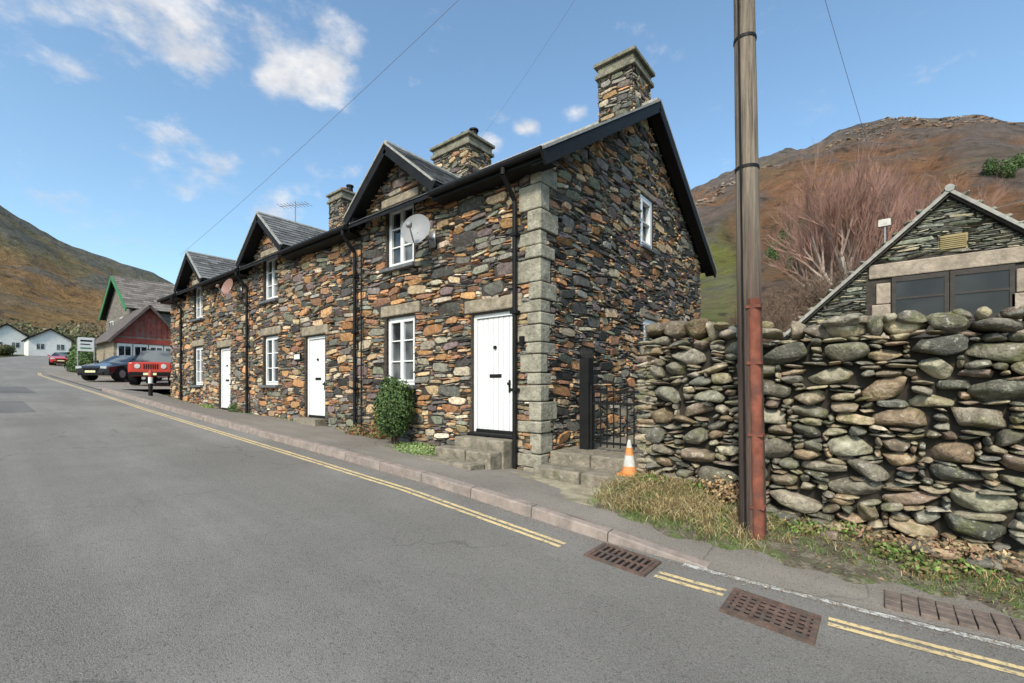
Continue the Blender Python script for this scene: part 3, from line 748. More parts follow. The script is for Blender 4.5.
for (a,b_) in ((-45,-2.05),(-1.4,-.9),(-.26,20)):
    addline(lines,a,b_,.35,.05); addline(lines,a,b_,.44,.05)
addline(lines,-1.3,20,.06,.07,mi=1)
lines.obj('road_markings',[m_yel,m_wline])
def kh(x): return .115*max(0.05,min(1,(-1.0-x)/1.3))
def pz(x,y,t): 
    a=K(x)+kh(x)
    return a*(1-t)+max(Wz(x),a-.3)*t
strip('pavement',list(np.arange(-24,-.95,.3)),lambda x:E(x)+.12,lambda x:5.64,pz,m_pave,8)
strip('forecourt',list(np.arange(-70,-23.6,.8)),lambda x:E(x)+.0,lambda x:E(x)+10,lambda x,y,t:K(x)+.03+.02*t,m_pave,2)
strip('roadside_path',list(np.arange(-1.3,12,.3)),lambda x:E(x)+.02,lambda x:E(x)+.8,lambda x,y,t:K(x)+.004+.05*t,m_pave,3)
mb=MB(); x=-24.
while x<-1.15:
    x1=min(x+.88,-1.0); a,b_=x+.006,x1-.006
    vs=[];
    for xx in (a,b_):
        hh=kh(xx)
        for (dy,h) in ((0,-.1),(.015,hh-.012),(.03,hh),(.13,hh+.004),(.13,-.1)): vs.append((xx,E(xx)+dy,K(xx)+h+random.uniform(0,.004)))
    fs=[(i,5+i,5+(i+1)%5,(i+1)%5) for i in range(5)]+[(0,1,2,3,4),(9,8,7,6,5)]
    mb.add(vs,fs); x=x1
mb.obj('kerb',[m_kerb])
mb=MB()
def sheet(mb,x0,x1,y0,y1,h,mi):
    n=max(1,int((x1-x0)/.3)); 
    for i in range(n):
        a=x0+(x1-x0)*i/n; b_=x0+(x1-x0)*(i+1)/n
        mb.add([(a,y0,K(a)+h),(b_,y0,K(b_)+h),(b_,y1,K(b_)+h),(a,y1,K(a)+h)],[(0,1,2,3)],mi)
m_patch=asphalt('asphalt_patch',(.11,.105,.10),(.145,.138,.13))
sheet(mb,-19.5,-16.2,-.2,1.4,.004,0); sheet(mb,-27,-23,.8,2.0,.004,0)
mb.obj('road_patch',[m_patch])
# grit gathered in the gutter
mb=MB()
for k in range(3500):
    x=random.uniform(-9,4); y=E(x)-abs(random.gauss(0,.09))-.005; s=random.uniform(.002,.007); z=K(x)+.006; c=random.choice([(.2,.17,.13),(.12,.1,.08),(.3,.27,.22),(.22,.12,.06)]); a=random.uniform(0,6.28)
    mb.add([(x+s*math.cos(a+q),y+s*math.sin(a+q),z) for q in (0,2.1,4.2)]+[(x,y,z+s)],[(0,1,3),(1,2,3),(2,0,3)],0,c)
mb.obj('gutter_grit',[m_leaf])
def grate(name,x0,x1,y0,y1,nx,ny):
    mb=MB(); mb.rbox(x0+.02,x1-.02,y0+.02,y1-.02,-.03,.007,1)
    f=.035
    mb.rbox(x0,x1,y0,y0+f,-.03,.018,0);mb.rbox(x0,x1,y1-f,y1,-.03,.018,0);mb.rbox(x0,x0+f,y0+f,y1-f,-.03,.0175,0);mb.rbox(x1-f,x1,y0+f,y1-f,-.03,.0175,0)
    for i in range(1,nx):
        x=x0+(x1-x0)*i/nx; mb.rbox(x-.012,x+.012,y0+f,y1-f,0,.016,0)
    for j in range(1,ny):
        y=y0+(y1-y0)*j/ny; mb.rbox(x0+f,x1-f,y-.013,y+.013,0,.0145,0)
    mb.obj(name,[m_rust,m_dark])
grate('drain_grate',-2.0,-1.45,3.5,3.88,10,2)
grate('drain_grate',-.86,-.3,3.4,3.84,9,7)
mb=MB()
for i in range(11):
    for j in range(3):
        x=.05+i*.1; y=E(x)+.1+j*.11; mb.rbox(x,x+.092,y,y+.1,0,.035+random.uniform(0,.008),0)
mb.obj('brick_channel',[M('old_setts',(.155,.12,.10),.9,.4,9,40,.5,.01)],bevel=.006)

# verge
VX=np.arange(-2.42,9,.06)
def vy0(x): return max(E(x)+.5,4.42 if x<-1.3 else 0)+.07*math.sin(x*5)+.05*math.sin(x*13)
def vz(x,y,t):
    b0=pz(x,y,(y-E(x))/1.6)+.01 if x<-1.2 else K(x)+.045
    return b0*(1-t)+ (Wz(x)+.12)*t +.035*fb(x,y,3.,4)*min(1,t*4)+(.22*math.exp(-((x+2.0)/.6)**2)*t)-.02*(t<.02)
strip('verge',list(VX),vy0,lambda x:5.72,vz,m_dirt,18,smooth=True)
def vheight(x,y):
    y0=vy0(x); t=(y-y0)/(5.72-y0); return vz(x,y,max(0,min(1,t)))
def blades(name,pts,hmin,hmax,cols,w=.006,lean=.5):
    mb=MB()
    for (x,y,z) in pts:
        h=random.uniform(hmin,hmax)*random.uniform(.5,1); a=random.gauss(-1.6,1.3); l=random.uniform(.1,lean)*h*1.8; c=random.choice(cols); q=random.uniform(.7,1.3); c=tuple(i*q for i in c)
        dx,dy=math.cos(a),math.sin(a); b2=random.uniform(0,6.28); wx,wy=math.cos(b2)*w,math.sin(b2)*w
        mb.add([(x-wx,y-wy,z-.01),(x+wx,y+wy,z-.01),(x+dx*l*.4+wx*.8,y+dy*l*.4+wy*.8,z+h*.65),(x+dx*l*.4-wx*.8,y+dy*l*.4-wy*.8,z+h*.65),(x+dx*l,y+dy*l,z+h*random.uniform(.3,1))],[(0,1,2,3),(3,2,4)],0,c)
    return mb.obj(name,[m_leaf])
STRAW=[(.46,.35,.17),(.38,.28,.13),(.28,.21,.10),(.5,.42,.24),(.2,.14,.07)]
GRN=[(.13,.19,.05),(.17,.23,.07),(.10,.15,.04),(.2,.24,.09)]
def tufts(n,xf,yf,per,sp):
    pts=[]
    for k in range(n):
        cx,cy=xf(),yf()
        if cx<-2.55 or cx>6: continue
        for q in range(random.randint(per//2,per)):
            x=cx+random.gauss(0,sp); y=cy+random.gauss(0,sp)
            if y>5.55 or y<vy0(max(x,-2.42))-.02: continue
            pts.append((x,y,vheight(max(-2.42,x),y)))
    return pts
blades('dry_grass',tufts(190,lambda:random.gauss(-1.8,.4),lambda:random.uniform(4.6,5.4),34,.05),.05,.21,STRAW,.0032,1.1)
blades('dry_grass',tufts(50,lambda:random.uniform(-.8,5),lambda:random.uniform(4.95,5.45),26,.05),.05,.15,STRAW,.0032,.9)
blades('green_grass',tufts(200,lambda:random.gauss(-1.8,.6),lambda:random.uniform(4.5,5.45),26,.06),.03,.12,GRN,.0035,.8)
blades('green_grass',tufts(170,lambda:random.uniform(-1.0,6),lambda:random.uniform(4.85,5.5),26,.07),.02,.09,GRN,.0035,.8)
pts=[(x,5.5-abs(random.gauss(0,.07)),0) for x in np.random.default_rng(3).uniform(-21.5,-5.9,2600)]
pts=[(x,y,Wz(x)) for (x,y,_) in pts if random.random()<.5+.5*math.sin(x*2.1)]
blades('wall_foot_grass',pts,.03,.12,GRN+STRAW[:1])
mb=MB()
for k in range(3000):
    x=random.uniform(-2.4,5); y=5.5-abs(random.gauss(0,.35))
    if y<vy0(x): continue
    z=vheight(x,y)+.012; s=random.uniform(.008,.022); a=random.uniform(0,6.28); c=random.choice([(.25,.13,.06),(.16,.09,.05),(.33,.22,.12),(.1,.07,.05)])
    ca,sa=math.cos(a)*s,math.sin(a)*s; t=random.uniform(-.6,.6)*s
    mb.add([(x-ca,y-sa,z),(x+sa*.5,y-ca*.5,z+t),(x+ca,y+sa,z),(x-sa*.5,y+ca*.5,z-t*.3)],[(0,1,2,3)],0,c)
mb.obj('leaf_litter',[m_leaf])
def foliage(name,c,rd,n,size,cols,shell=.35,parent=None):
    mb=MB(); c=Vector(c)
    for k in range(n):
        d=Vector((random.gauss(0,1),random.gauss(0,1),random.gauss(0,1))).normalized()
        rr=(1-shell*random.random()**1.5)*(1+.2*noise.noise(d*2.2+c)+.2*noise.noise(d*6+c))
        p=c+Vector((d.x*rd[0],d.y*rd[1],d.z*rd[2]))*rr
        s=size*random.uniform(.6,1.4); u=Vector((random.gauss(0,1),random.gauss(0,1),random.gauss(0,1))).normalized(); n_=(d+u*.8).normalized(); t=n_.orthogonal().normalized(); t=Matrix.Rotation(random.uniform(0,6.28),3,n_)@t; b_=n_.cross(t)
        q=random.uniform(.55,1.5); cc=random.choice(cols); cc=tuple(i*q for i in cc)
        mb.add([p-t*s,p+b_*s*.5,p+t*s,p-b_*s*.5],[(0,1,2,3)],0,cc)
    return mb.obj(name,[m_leaf],parent)
DG=[(.06,.11,.035),(.085,.14,.045),(.05,.08,.03),(.11,.16,.05)]
bush=foliage('evergreen_shrub',(-7.0,5.2,-.42),(.42,.32,.56),9000,.024,DG)
mb=MB(); 
for k in range(9): mb.cyl((-7.0+random.uniform(-.08,.08),5.22,-1.2),(-7.0+random.uniform(-.3,.3),5.2+random.uniform(-.2,.2),-.3),.015,.006,n=5,c=(.06,.04,.025))
mb.obj('shrub_stems',[m_bark],bush)
foliage('creeping_plant',(-6.2,5.05,-1.14),(.68,.36,.14),4500,.018,[(.2,.28,.09),(.26,.33,.13),(.13,.19,.06)],.6)
foliage('creeping_plant',(-8.35,5.3,-1.0),(.3,.2,.2),1200,.022,[(.32,.12,.07),(.2,.15,.08),(.13,.17,.06)],.6)
foliage('creeping_plant',(-7.75,5.35,-.95),(.25,.15,.2),900,.02,[(.28,.11,.06),(.11,.16,.05)],.6)
foliage('creeping_plant',(-16.95,5.3,-.72),(.4,.2,.12),1200,.02,[(.14,.22,.06),(.26,.28,.09)],.6)
foliage('creeping_plant',(-14.9,5.35,-.7),(.25,.15,.18),700,.02,DG,.6)
for (x,y,rx,n_) in ((-.55,5.3,.22,450),(.12,5.25,.25,600),(.62,5.35,.2,350),(-1.6,5.4,.2,300),(1.5,5.3,.3,500),(-2.1,5.25,.2,300),(-.2,5.45,.15,250),(.35,5.1,.2,300),(1.0,5.2,.2,300)):
    foliage('ivy_weeds',(x,y,vheight(x,y)+.03),(rx,.14,.09),n_,.022,[(.14,.22,.05),(.2,.2,.08),(.2,.13,.07),(.11,.16,.04)],.8)
foliage('dead_bracken',(-1.35,5.42,-1.2),(.32,.12,.2),900,.026,[(.38,.24,.13),(.28,.17,.09),(.42,.32,.18)],.9)
foliage('dead_bracken',(.3,5.4,-1.42),(.8,.12,.1),900,.024,[(.26,.15,.09),(.2,.12,.07),(.32,.24,.13)],.9)

# cone
mb=MB(); cx,cy,cz=-2.5,5.55,-1.17
mb.box(cx-.12,cx+.12,cy-.12,cy+.12,cz,cz+.03,2)
def rr(h): return .085*(1-h/.46)+.018
for h0,h1,mi in ((.03,.12,0),(.12,.26,1),(.26,.36,0),(.36,.46,1)): mb.cyl((cx,cy,cz+h0),(cx,cy,cz+h1),rr(h0),rr(h1),n=20,mi=mi)
mb.obj('traffic_cone',[m_orange,m_dwhite,m_orange])
mb=MB(); bx,by=-21.,4.75; bz=pz(bx,by,.45)
mb.cyl((bx,by,bz-.05),(bx,by,bz+.45),.07,mi=0); mb.cyl((bx,by,bz+.45),(bx,by,bz+.68),.072,mi=1); mb.cyl((bx,by,bz+.68),(bx,by,bz+.88),.072,mi=2); mb.cyl((bx,by,bz+.88),(bx,by,bz+.96),.06,.03,mi=2)
mb.obj('bollard',[m_black,m_white,m_red],bevel=.008)

# ---------- cars ----------
def car(name,loc,rot,paint_m,st,wh=.33,wx=(1.35,-1.3),suv=False):
    mb=MB(); mb.T=Matrix.Translation(loc)@Matrix.Rotation(rot,4,'Z')
    vs=[];n=9
    for (x,zb,zs,zr,w,wr) in st:
        half=[(w*.88,zb),(w,zb+.16),(w,zs),(wr,zr-.03 if zr>zs+.2 else zr-.01)]
        vs+=[(x,-a,b_) for a,b_ in half]+[(x,0,zr+.02)]+[(x,a,b_) for a,b_ in reversed(half)]
    paintf=[];glass=[]
    for i in range(len(st)-1):
        cab0=st[i][3]>st[i][2]+.2; cab1=st[i+1][3]>st[i+1][2]+.2
        for k in range(n-1):
            f=(i*n+k,i*n+k+1,(i+1)*n+k+1,(i+1)*n+k)
            g=(k in (2,5) and (cab0 or cab1)) or (k in (3,4) and (cab0!=cab1))
            (glass if g else paintf).append(f)
        paintf.append((i*n+n-1,i*n,(i+1)*n,(i+1)*n+n-1))
    paintf.append(tuple(range(n))); paintf.append(tuple(reversed(range((len(st)-1)*n,len(st)*n))))
    mb.add(vs,paintf,0); mb.add(vs,glass,1)
    W=max(s[4] for s in st)
    for x in wx:
        for sg in (-1,1):
            mb.cyl((x,sg*(W+.01),wh),(x,sg*(W-.25),wh),wh,n=24,mi=2); mb.cyl((x,sg*(W+.015),wh),(x,sg*(W+.02),wh),wh*.62,n=16,mi=3)
            mb.cyl((x,sg*(W+.004),wh+.03),(x,sg*(W-.3),wh+.03),wh*1.16,n=24,mi=4)
    xf=st[0][0]
    if suv:
        for k in range(7): mb.box(xf-.02,xf+.02,-.27+k*.085,-.27+k*.085+.04,.72,.95,4)
        for sg in (-1,1): mb.cyl((xf-.03,sg*.5,.85),(xf+.03,sg*.5,.85),.11,n=16,mi=5)
        mb.box(xf-.02,xf+.12,-.8,.8,.40,.58,4); mb.box(xf+.121,xf+.13,-.25,.25,.43,.54,6)
        mb.box(-.6,.5,-.5,-.46,1.72,1.76,4); mb.box(-.6,.5,.46,.5,1.72,1.76,4)
    else:
        mb.box(xf-.1,xf+.03,-.35,.35,.48,.62,4); mb.box(xf-.05,xf+.04,-.6,.6,.26,.38,4); mb.box(xf+.041,xf+.05,-.25,.25,.38,.48,6)
        for sg in (-1,1): mb.box(xf-.22,xf+.0,sg*.45,sg*.74,.58,.70,5)
    for sg in (-1,1):
        mb.box(.62,.75,sg*(W),sg*(W+.18),.95,1.07,0)
        s=[q for q in st if q[3]>q[2]+.2][0]
        mb.beam((-.25,sg*(s[4]+.004),s[2]),(-.25,sg*(s[5]+.004),s[3]-.03),.02,.07,0,up=(1,0,0))
    mb.T=None
    return mb.obj(name,[paint_m,m_glass,m_rub,m_metal,m_dark,m_lamp,m_yplate],bevel=.012,seg=2)
sed=[(2.18,.35,.58,.62,.62,.5),(2.08,.24,.66,.72,.80,.66),(1.3,.2,.80,.88,.88,.72),(.78,.2,.9,.97,.88,.74),(.05,.2,.93,1.38,.88,.60),(-.85,.2,.95,1.42,.88,.60),(-1.6,.22,.95,1.02,.87,.68),(-2.1,.28,.88,.95,.80,.66),(-2.2,.4,.7,.78,.72,.6)]
suv=[(2.0,.4,.95,1.0,.74,.68),(1.95,.38,1.0,1.04,.86,.76),(.95,.36,1.04,1.10,.9,.76),(.55,.36,1.06,1.68,.9,.70),(-1.75,.36,1.06,1.70,.9,.70),(-1.98,.38,1.05,1.55,.86,.68),(-2.02,.4,1.0,1.05,.84,.68)]
car('parked_car',(-32.4,6.2,K(-32.4)+.06),math.radians(-48),m_carblk,sed)
car('parked_car',(-28.4,6.9,K(-28)+.06),math.radians(-26),m_carred,suv,wh=.36,suv=True)
car('parked_car',(-66,7.6,K(-66)+.04),math.radians(-10),m_carred,sed)
car('parked_car',(-72,8.6,K(-72)+.04),math.radians(-14),m_carblk,sed)

# ---------- far left buildings ----------
sh=empty('timber_garage')
zb=K(-36)
mb=MB(); X0=-36.; ya,yb=6.35,9.7; ym=(ya+yb)/2; ze=3.0; za=5.0
mb.box(X0-5,X0,ya,yb,zb-.3,ze,0)
mb.add([(X0,ya,ze),(X0,yb,ze),(X0,ym,za)],[(0,1,2)],1)
mb.add([(X0-5,ya,ze),(X0-5,yb,ze),(X0-5,ym,za)],[(0,2,1)],1)
for k in range(4):
    y0=ya+.15+k*.78; mb.box(X0+.01,X0+.06,y0,y0+.72,zb,ze-.45,2)
    mb.box(X0+.06,X0+.075,y0+.08,y0+.64,zb+1.3,zb+2.0,4); mb.box(X0+.075,X0+.085,y0+.34,y0+.38,zb+1.3,zb+2.0,2)
mb.box(X0+.0,X0+.1,ya,yb,ze-.42,ze-.1,3)
for k in range(12): y=ya+.15+k*.27; hh=ze+(za-ze)*(1-abs(y-ym)/(ym-ya))-.05; mb.box(X0+.005,X0+.03,y,y+.05,ze,hh,3)
for sg in (-1,1):
    slab(mb,(X0+.4,ym,za+.06),(X0-5.3,ym,za+.06),(X0-5.3,ym+sg*2,za+.06-2*1.19),(X0+.4,ym+sg*2,za+.06-2*1.19),.05,5)
    mb.beam((X0+.42,ym,za-.02),(X0+.42,ym+sg*2,za-.02-2*1.19),.05,.14,5)
mb.obj('garage_body',[m_lintel,m_corr,m_render,m_red,m_glass,M('brown_roof',(.11,.09,.08),.8,.4,3,20,.3)],sh)
an=empty('corrugated_shed')
mb=MB(); mb.box(-35.2,-31.8,9.8,14.,-.3,2.9,2)
slab(mb,(-31.5,9.6,2.8),(-31.5,14.2,2.8),(-35.6,14.2,4.4),(-35.6,9.6,4.4),.06,1)
for k in range(20): mb.beam((-31.5,9.7+k*.23,2.84),(-35.6,9.7+k*.23,4.44),.06,.05,1)
for k in range(4): mb.box(-31.79,-31.7,9.95+k*1.,10.8+k*1.,0,2.2,0)
mb.obj('shed_body',[m_render,m_corr,m_brown],an)
def house(name,x0,x1,y0,y1,zb,ze,za,axis,wallm,roofm,barge=m_black,wins=()):
    e=empty(name); mb=MB(); mb.box(x0,x1,y0,y1,zb-1,ze,0)
    o=.35
    if axis=='y':
        xm=(x0+x1)/2; p=(za-ze)/(xm-x0)
        for y in (y0,y1): mb.add([(x0,y,ze),(x1,y,ze),(xm,y,za)],[(0,1,2)],0)
        for sg in (-1,1):
            xe=xm+sg*(xm-x0+o); zz=za-(xm-x0+o)*p
            slates(mb,(xe,y0-o,zz+.08),(0,1,0),(-sg,0,p),y1-y0+2*o,math.hypot(xm-x0+o,za-zz),mi=1,sw=.45,sh=.35,th=.02,c0=(.17,.145,.125))
            slab(mb,(xe,y0-o,zz+.07),(xe,y1+o,zz+.07),(xm,y1+o,za+.07),(xm,y0-o,za+.07),.06,2)
            for y in (y0-o-.02,y1+o+.02): mb.beam((xm,y,za-.05),(xe,y,zz-.05),.06,.28,3)
    else:
        ymm=(y0+y1)/2; p=(za-ze)/(ymm-y0)
        for x in (x0,x1): mb.add([(x,y0,ze),(x,y1,ze),(x,ymm,za)],[(0,1,2)],0)
        for sg in (-1,1):
            ye=ymm+sg*(ymm-y0+o); zz=za-(ymm-y0+o)*p
            slates(mb,(x0-o,ye,zz+.08),(1,0,0),(0,-sg,p),x1-x0+2*o,math.hypot(ymm-y0+o,za-zz),mi=1,sw=.45,sh=.35,th=.02)
            slab(mb,(x0-o,ye,zz+.07),(x1+o,ye,zz+.07),(x1+o,ymm,za+.07),(x0-o,ymm,za+.07),.06,2)
            for x in (x0-o-.02,x1+o+.02): mb.beam((x,ymm,za-.05),(x,ye,zz-.05),.06,.28,3)
    for (side,u,z,w,h) in wins:
        if side=='x': mb.box(x1,x1+.04,u,u+w,z,z+h,4); mb.box(x1+.04,x1+.06,u+.07,u+w-.07,z+.07,z+h-.07,5); mb.box(x1+.06,x1+.07,u+w/2-.03,u+w/2+.03,z,z+h,4)
        else: mb.box(u,u+w,y0-.04,y0,z,z+h,4); mb.box(u+.07,u+w-.07,y0-.06,y0-.04,z+.07,z+h-.07,5); mb.box(u+w/2-.03,u+w/2+.03,y0-.07,y0-.06,z,z+h,4)
    mb.obj('house_body',[wallm,m_slate,m_black,barge,m_white,m_glass],e)
    return e
m_far=M('far_stone',(.19,.165,.14),.95,.5,4,8,.8,.05,[(6,.5,.6,(.07,.07,.065),.6)])
house('stone_house_green_bargeboards',-48,-40,8,18,K(-44),5.4,8.0,'y',m_far,m_slate,m_green,[('y',-46.5,3.6,1.1,1.3),('y',-43.2,3.6,1.1,1.3),('x',8.6,3.3,1.0,1.2)])
house('stone_outhouse',-61,-53,9.5,14,K(-57),3.9,5.8,'x',m_far,m_slate,m_black,[('y',-59,2.1,1,1),('y',-56,2.1,1,1),('x',10.5,2.1,1,1.1)])
house('white_cottage',-136,-128,10.,16,K(-132),K(-132)+3.2,K(-132)+5.2,'x',m_render,m_slate,m_black,[('x',11,K(-132)+1,1.2,1.2),('x',13.8,K(-132)+1,1.2,1.2)])
house('white_cottage',-152,-142,5.,11.,K(-147),K(-147)+3.6,K(-147)+6,'x',m_render,m_slate,m_black,[('x',6.2,K(-147)+1,1.2,1.2),('x',8.6,K(-147)+1,1.2,1.2)])
house('white_cottage',-120,-112,18.5,25,K(-116),K(-116)+3.0,K(-116)+5.0,'x',m_render,m_slate,m_black,[('x',20,K(-116)+1,1.2,1.2)])
mb=MB(); sx,sy=-38.5,5.1; z=K(sx)
mb.cyl((sx,sy,z),(sx,sy,z+2.4),.04,mi=1); mb.cyl((sx+.1,sy+.75,z),(sx+.1,sy+.75,z+2.4),.04,mi=1); mb.box(sx+.05,sx+.1,sy-.0,sy+.75,z+1.6,z+2.45,0); mb.box(sx+.1,sx+.11,sy+.1,sy+.65,z+2.2,z+2.3,2); mb.box(sx+.1,sx+.11,sy+.1,sy+.55,z+2.0,z+2.06,2); mb.box(sx+.1,sx+.11,sy+.1,sy+.6,z+1.75,z+1.83,3)
mb.obj('roadside_sign',[m_white,m_metal,m_black,m_green])
foliage('hedge',(-46,6.4,K(-46)+.9),(3.2,.9,1.2),5000,.09,DG,.4)
foliage('hedge',(-75,15.,K(-75)+1.5),(6,2.5,2.2),5000,.16,DG,.4)
foliage('hedge',(-98,1.2,K(-98)+.8),(8,1.2,1.0),4000,.15,[(.14,.14,.06),(.09,.13,.045)],.4)
foliage('hedge',(-125,6.5,K(-125)+.9),(5,1.5,.9),4000,.18,[(.15,.12,.06),(.09,.12,.045)],.4)
foliage('garden_shrubs',(-108,15.5,K(-108)+.9),(3,2,1.4),3000,.14,DG,.5)
for (x,y,s) in ((-165,2,5),(-172,10,7),(-162,18,5),(-178,24,8),(-155,30,6),(-185,38,8),(-200,6,7),(-210,20,9),(-215,36,8)):
    foliage('distant_tree',(x,y,8+s*.5),(s*.9,s*.9,s*.8),2200,s*.055,[(.16,.14,.09),(.13,.15,.06),(.2,.15,.10),(.10,.13,.05)],.9)

# ---------- bare trees ----------
def bare(seed,h,depth,cols,spread=.55,kids=(3,4),r0=.016,tk=1.0):
    rd=random.Random(seed); mb=MB()
    def br(p,d,l,r,k):
        segs=3 if k<2 else 2; q=p
        for s in range(segs):
            d=(d+Vector((rd.gauss(0,.12),rd.gauss(0,.12),rd.gauss(0,.06)+.04))).normalized(); e=q+d*l/segs; r2=r*(1-.25/segs*1.3)
            mb.cyl(q,e,r,r2,n=6 if k<2 else 3,c=cols[min(k,len(cols)-1)],cap=False)
            q=e; r=r2
            if k<depth and (k>0 or s>0):
                for c in range(rd.randint(1,2) if s<segs-1 else rd.randint(*kids)):
                    a=Vector((rd.gauss(0,1),rd.gauss(0,1),rd.gauss(0,.4))).normalized(); nd=(d*(1-spread)+a*spread+Vector((0,0,.15))).normalized()
                    br(q,nd,l*rd.uniform(.55,.8),r*tk,k+1)
    br(Vector((0,0,0)),Vector((0,0,1)),h*.33,h*r0,0)
    hmax=max(v[2] for v in mb.v)
    me=mb.obj('tmp',[m_bark]); d=me.data; bpy.data.objects.remove(me); return d,hmax
BR=[(.10,.08,.06),(.105,.082,.06),(.12,.09,.065),(.15,.105,.075),(.17,.115,.08)]
BI=[(.62,.59,.54),(.56,.51,.45),(.42,.32,.27),(.34,.21,.165),(.33,.19,.15)]
trees=[bare(1,7,5,BR,.6,tk=.72,r0=.018),bare(2,7,5,BR,.66,tk=.72,r0=.018),bare(5,8,5,BI,.34,tk=.64,r0=.026)]
def place(k,azd,r_,H_,name='bare_tree'):
    d,hm=trees[k]; a=math.radians(azd); x,y=r_*math.cos(a),r_*math.sin(a); sc=H_/hm
    o=bpy.data.objects.new(name,d); o.location=(x,y,hz_(x,y,r_,azd)[0]-.3); wsc=1.1 if k<2 else .75; o.scale=(sc*wsc,sc*wsc,sc); o.rotation_euler=(0,0,random.uniform(0,6.28)); link(o)
for (azd,r_,h,k) in ((101.8,38,6.5,0),(100.3,42,9,1),(99.4,33,7.5,0),(98.5,34,8.5,0),(97,40,11,1),(96.2,35,9,1),(95.5,36,9.5,0),(94,42,12,1),(93.2,36,9.5,0),(92.5,38,10,0),(91,44,11,1),(96,28,6,0),(99,28,5.2,1),(93.5,30,6.8,1),(90.6,49,21,2),(88.6,50,22,2),(92.2,55,19,2),(86.5,54,17,2),(86,46,9,1),(82.5,46,8,1),(79,44,8,0)):
    place(k,azd,r_,h)
for (azd,r_,s) in ((97.6,150,4.5),(96.6,156,5),(95.4,162,5.5),(94.4,158,4),(98.8,142,3.5),(96,140,3.8),(97,128,3.2),(95,132,3.5),(94,140,3),(82.2,190,3.2),(81.2,188,3.6),(80.6,196,2.8),(104,60,1.5),(102.6,58,1.3),(103.3,64,1.6)):
    a=math.radians(azd); x,y=r_*math.cos(a),r_*math.sin(a); z=hz_(x,y,r_,azd)[0]
    foliage('evergreen_tree',(x,y,z+s*.6),(s*.55,s*.55,s*.95),1400,s*.085,[(.05,.085,.03),(.07,.12,.035),(.09,.13,.045)],.95)

# ---------- sky ----------
w=bpy.data.worlds.new("World"); scene.world=w; w.use_nodes=True; nt=w.node_tree
bg=nt.nodes['Background']; sky=nt.nodes.new('ShaderNodeTexSky'); sky.sky_type='NISHITA'; sky.sun_disc=False
SE=math.radians(42); sx_,sy_=.28,-.92; SR=math.atan2(sx_,sy_)
sky.sun_elevation=SE; sky.sun_rotation=SR; sky.air_density=1.0; sky.dust_density=1.6; sky.ozone_density=1.1
tc=nt.nodes.new('ShaderNodeTexCoord')
CL=[(153.7,32.4,.07,1),(151.3,33,.055,1),(149.3,35.5,.045,.85),(156,31.2,.04,.9),(162.8,32.2,.07,.6),(166,31,.07,.6),(169,31.5,.06,.6),(174.2,32.5,.10,.66),(170,35,.12,.7),(178,32,.07,.6),(126.4,29.6,.022,.8),(127.4,29.4,.018,.7),(120.8,30.5,.024,.8),(131.5,27.9,.03,.7),(174.6,16.5,.05,.5),(155.3,20,.06,.42),(172.9,26.6,.04,.52),(163.2,21,.10,.38),(150,24,.05,.35)]
nn=nt.nodes.new('ShaderNodeVectorMath'); nn.operation='NORMALIZE'; nt.links.new(tc.outputs['Generated'],nn.inputs[0])
wn=nt.nodes.new('ShaderNodeTexNoise'); wn.inputs['Scale'].default_value=11; wn.inputs['Detail'].default_value=9; wn.inputs['Roughness'].default_value=.6
sq=nt.nodes.new('ShaderNodeMapping'); sq.inputs['Scale'].default_value=(1,1,1.7); nt.links.new(nn.outputs[0],sq.inputs[0]); nt.links.new(sq.outputs[0],wn.inputs['Vector'])
tot=None
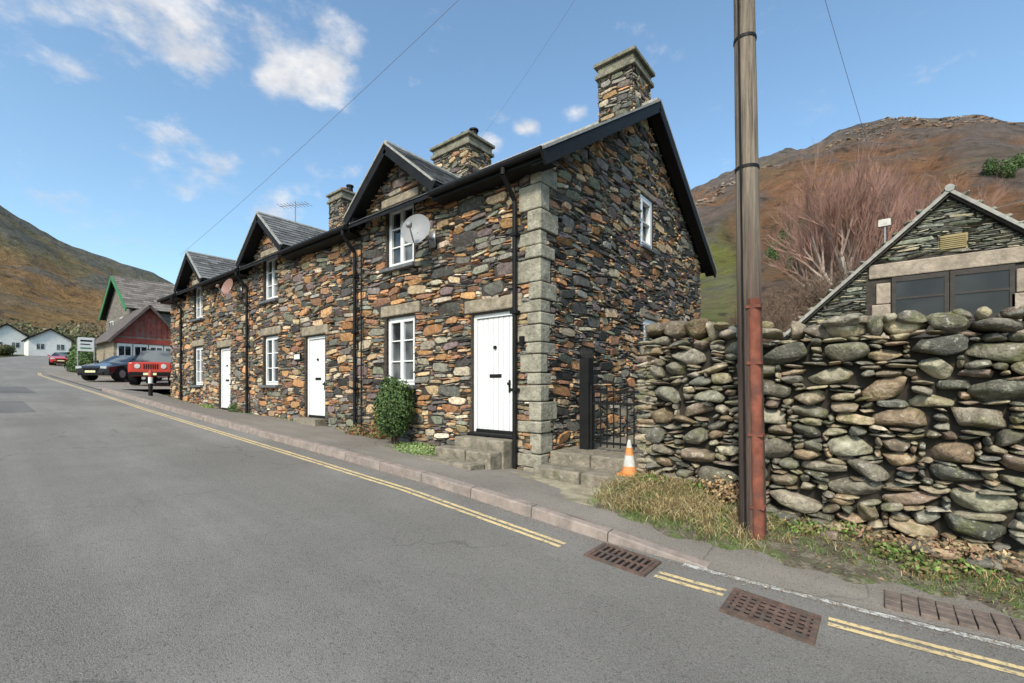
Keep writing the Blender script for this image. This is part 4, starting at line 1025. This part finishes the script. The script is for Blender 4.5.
for (azd,el,rr_,am) in CL:
    a=math.radians(azd);e=math.radians(el); d=(math.cos(e)*math.cos(a),math.cos(e)*math.sin(a),math.sin(e)*1.7)
    ds=nt.nodes.new('ShaderNodeVectorMath'); ds.operation='DISTANCE'; nt.links.new(sq.outputs[0],ds.inputs[0]); ds.inputs[1].default_value=d
    mr=nt.nodes.new('ShaderNodeMapRange'); mr.interpolation_type='SMOOTHSTEP'; mr.inputs[1].default_value=0; mr.inputs[2].default_value=rr_*1.9; mr.inputs[3].default_value=am; mr.inputs[4].default_value=0
    nt.links.new(ds.outputs['Value'],mr.inputs[0])
    if tot is None: tot=mr.outputs[0]
    else:
        ad=nt.nodes.new('ShaderNodeMath'); ad.operation='MAXIMUM'; nt.links.new(tot,ad.inputs[0]); nt.links.new(mr.outputs[0],ad.inputs[1]); tot=ad.outputs[0]
n2=nt.nodes.new('ShaderNodeMapRange'); n2.inputs[1].default_value=.3; n2.inputs[2].default_value=.7; n2.inputs[3].default_value=-.5; n2.inputs[4].default_value=.34; nt.links.new(wn.outputs[0],n2.inputs[0])
ad=nt.nodes.new('ShaderNodeMath'); nt.links.new(tot,ad.inputs[0]); nt.links.new(n2.outputs[0],ad.inputs[1])
mr=nt.nodes.new('ShaderNodeMapRange'); mr.interpolation_type='SMOOTHSTEP'; mr.inputs[1].default_value=.1; mr.inputs[2].default_value=.85; nt.links.new(ad.outputs[0],mr.inputs[0])
skc=mixc(nt,1.0,sky.outputs[0],(1.02,1.18,1.16),'MULTIPLY')
shd=mixc(nt,nz(nt,14,5,.6,vec=sq.outputs[0],lo=.4,hi=.65),(3.1,3.25,3.55),(4.3,4.3,4.35))
c=mixc(nt,mr.outputs[0],skc,shd)
nt.links.new(c,bg.inputs['Color']); bg.inputs['Strength'].default_value=.215
su=bpy.data.lights.new('sun','SUN'); su.energy=3.9; su.angle=math.radians(8); su.color=(1,.91,.78)
so=bpy.data.objects.new('sun',su); link(so)
fr=Vector((sx_/math.hypot(sx_,sy_)*math.cos(SE),sy_/math.hypot(sx_,sy_)*math.cos(SE),math.sin(SE)))
so.rotation_euler=(-fr).to_track_quat('-Z','Y').to_euler()
scene.view_settings.view_transform='Standard'; scene.view_settings.look='None'; scene.view_settings.exposure=0
cam=bpy.data.cameras.new('camera'); cam.sensor_width=36; cam.lens=454*36/1024; cam.shift_y=43.5/1024; cam.clip_end=6000; cam.clip_start=.05
co=bpy.data.objects.new('camera',cam); co.rotation_euler=(math.radians(90),0,math.radians(38.73)); link(co); scene.camera=co
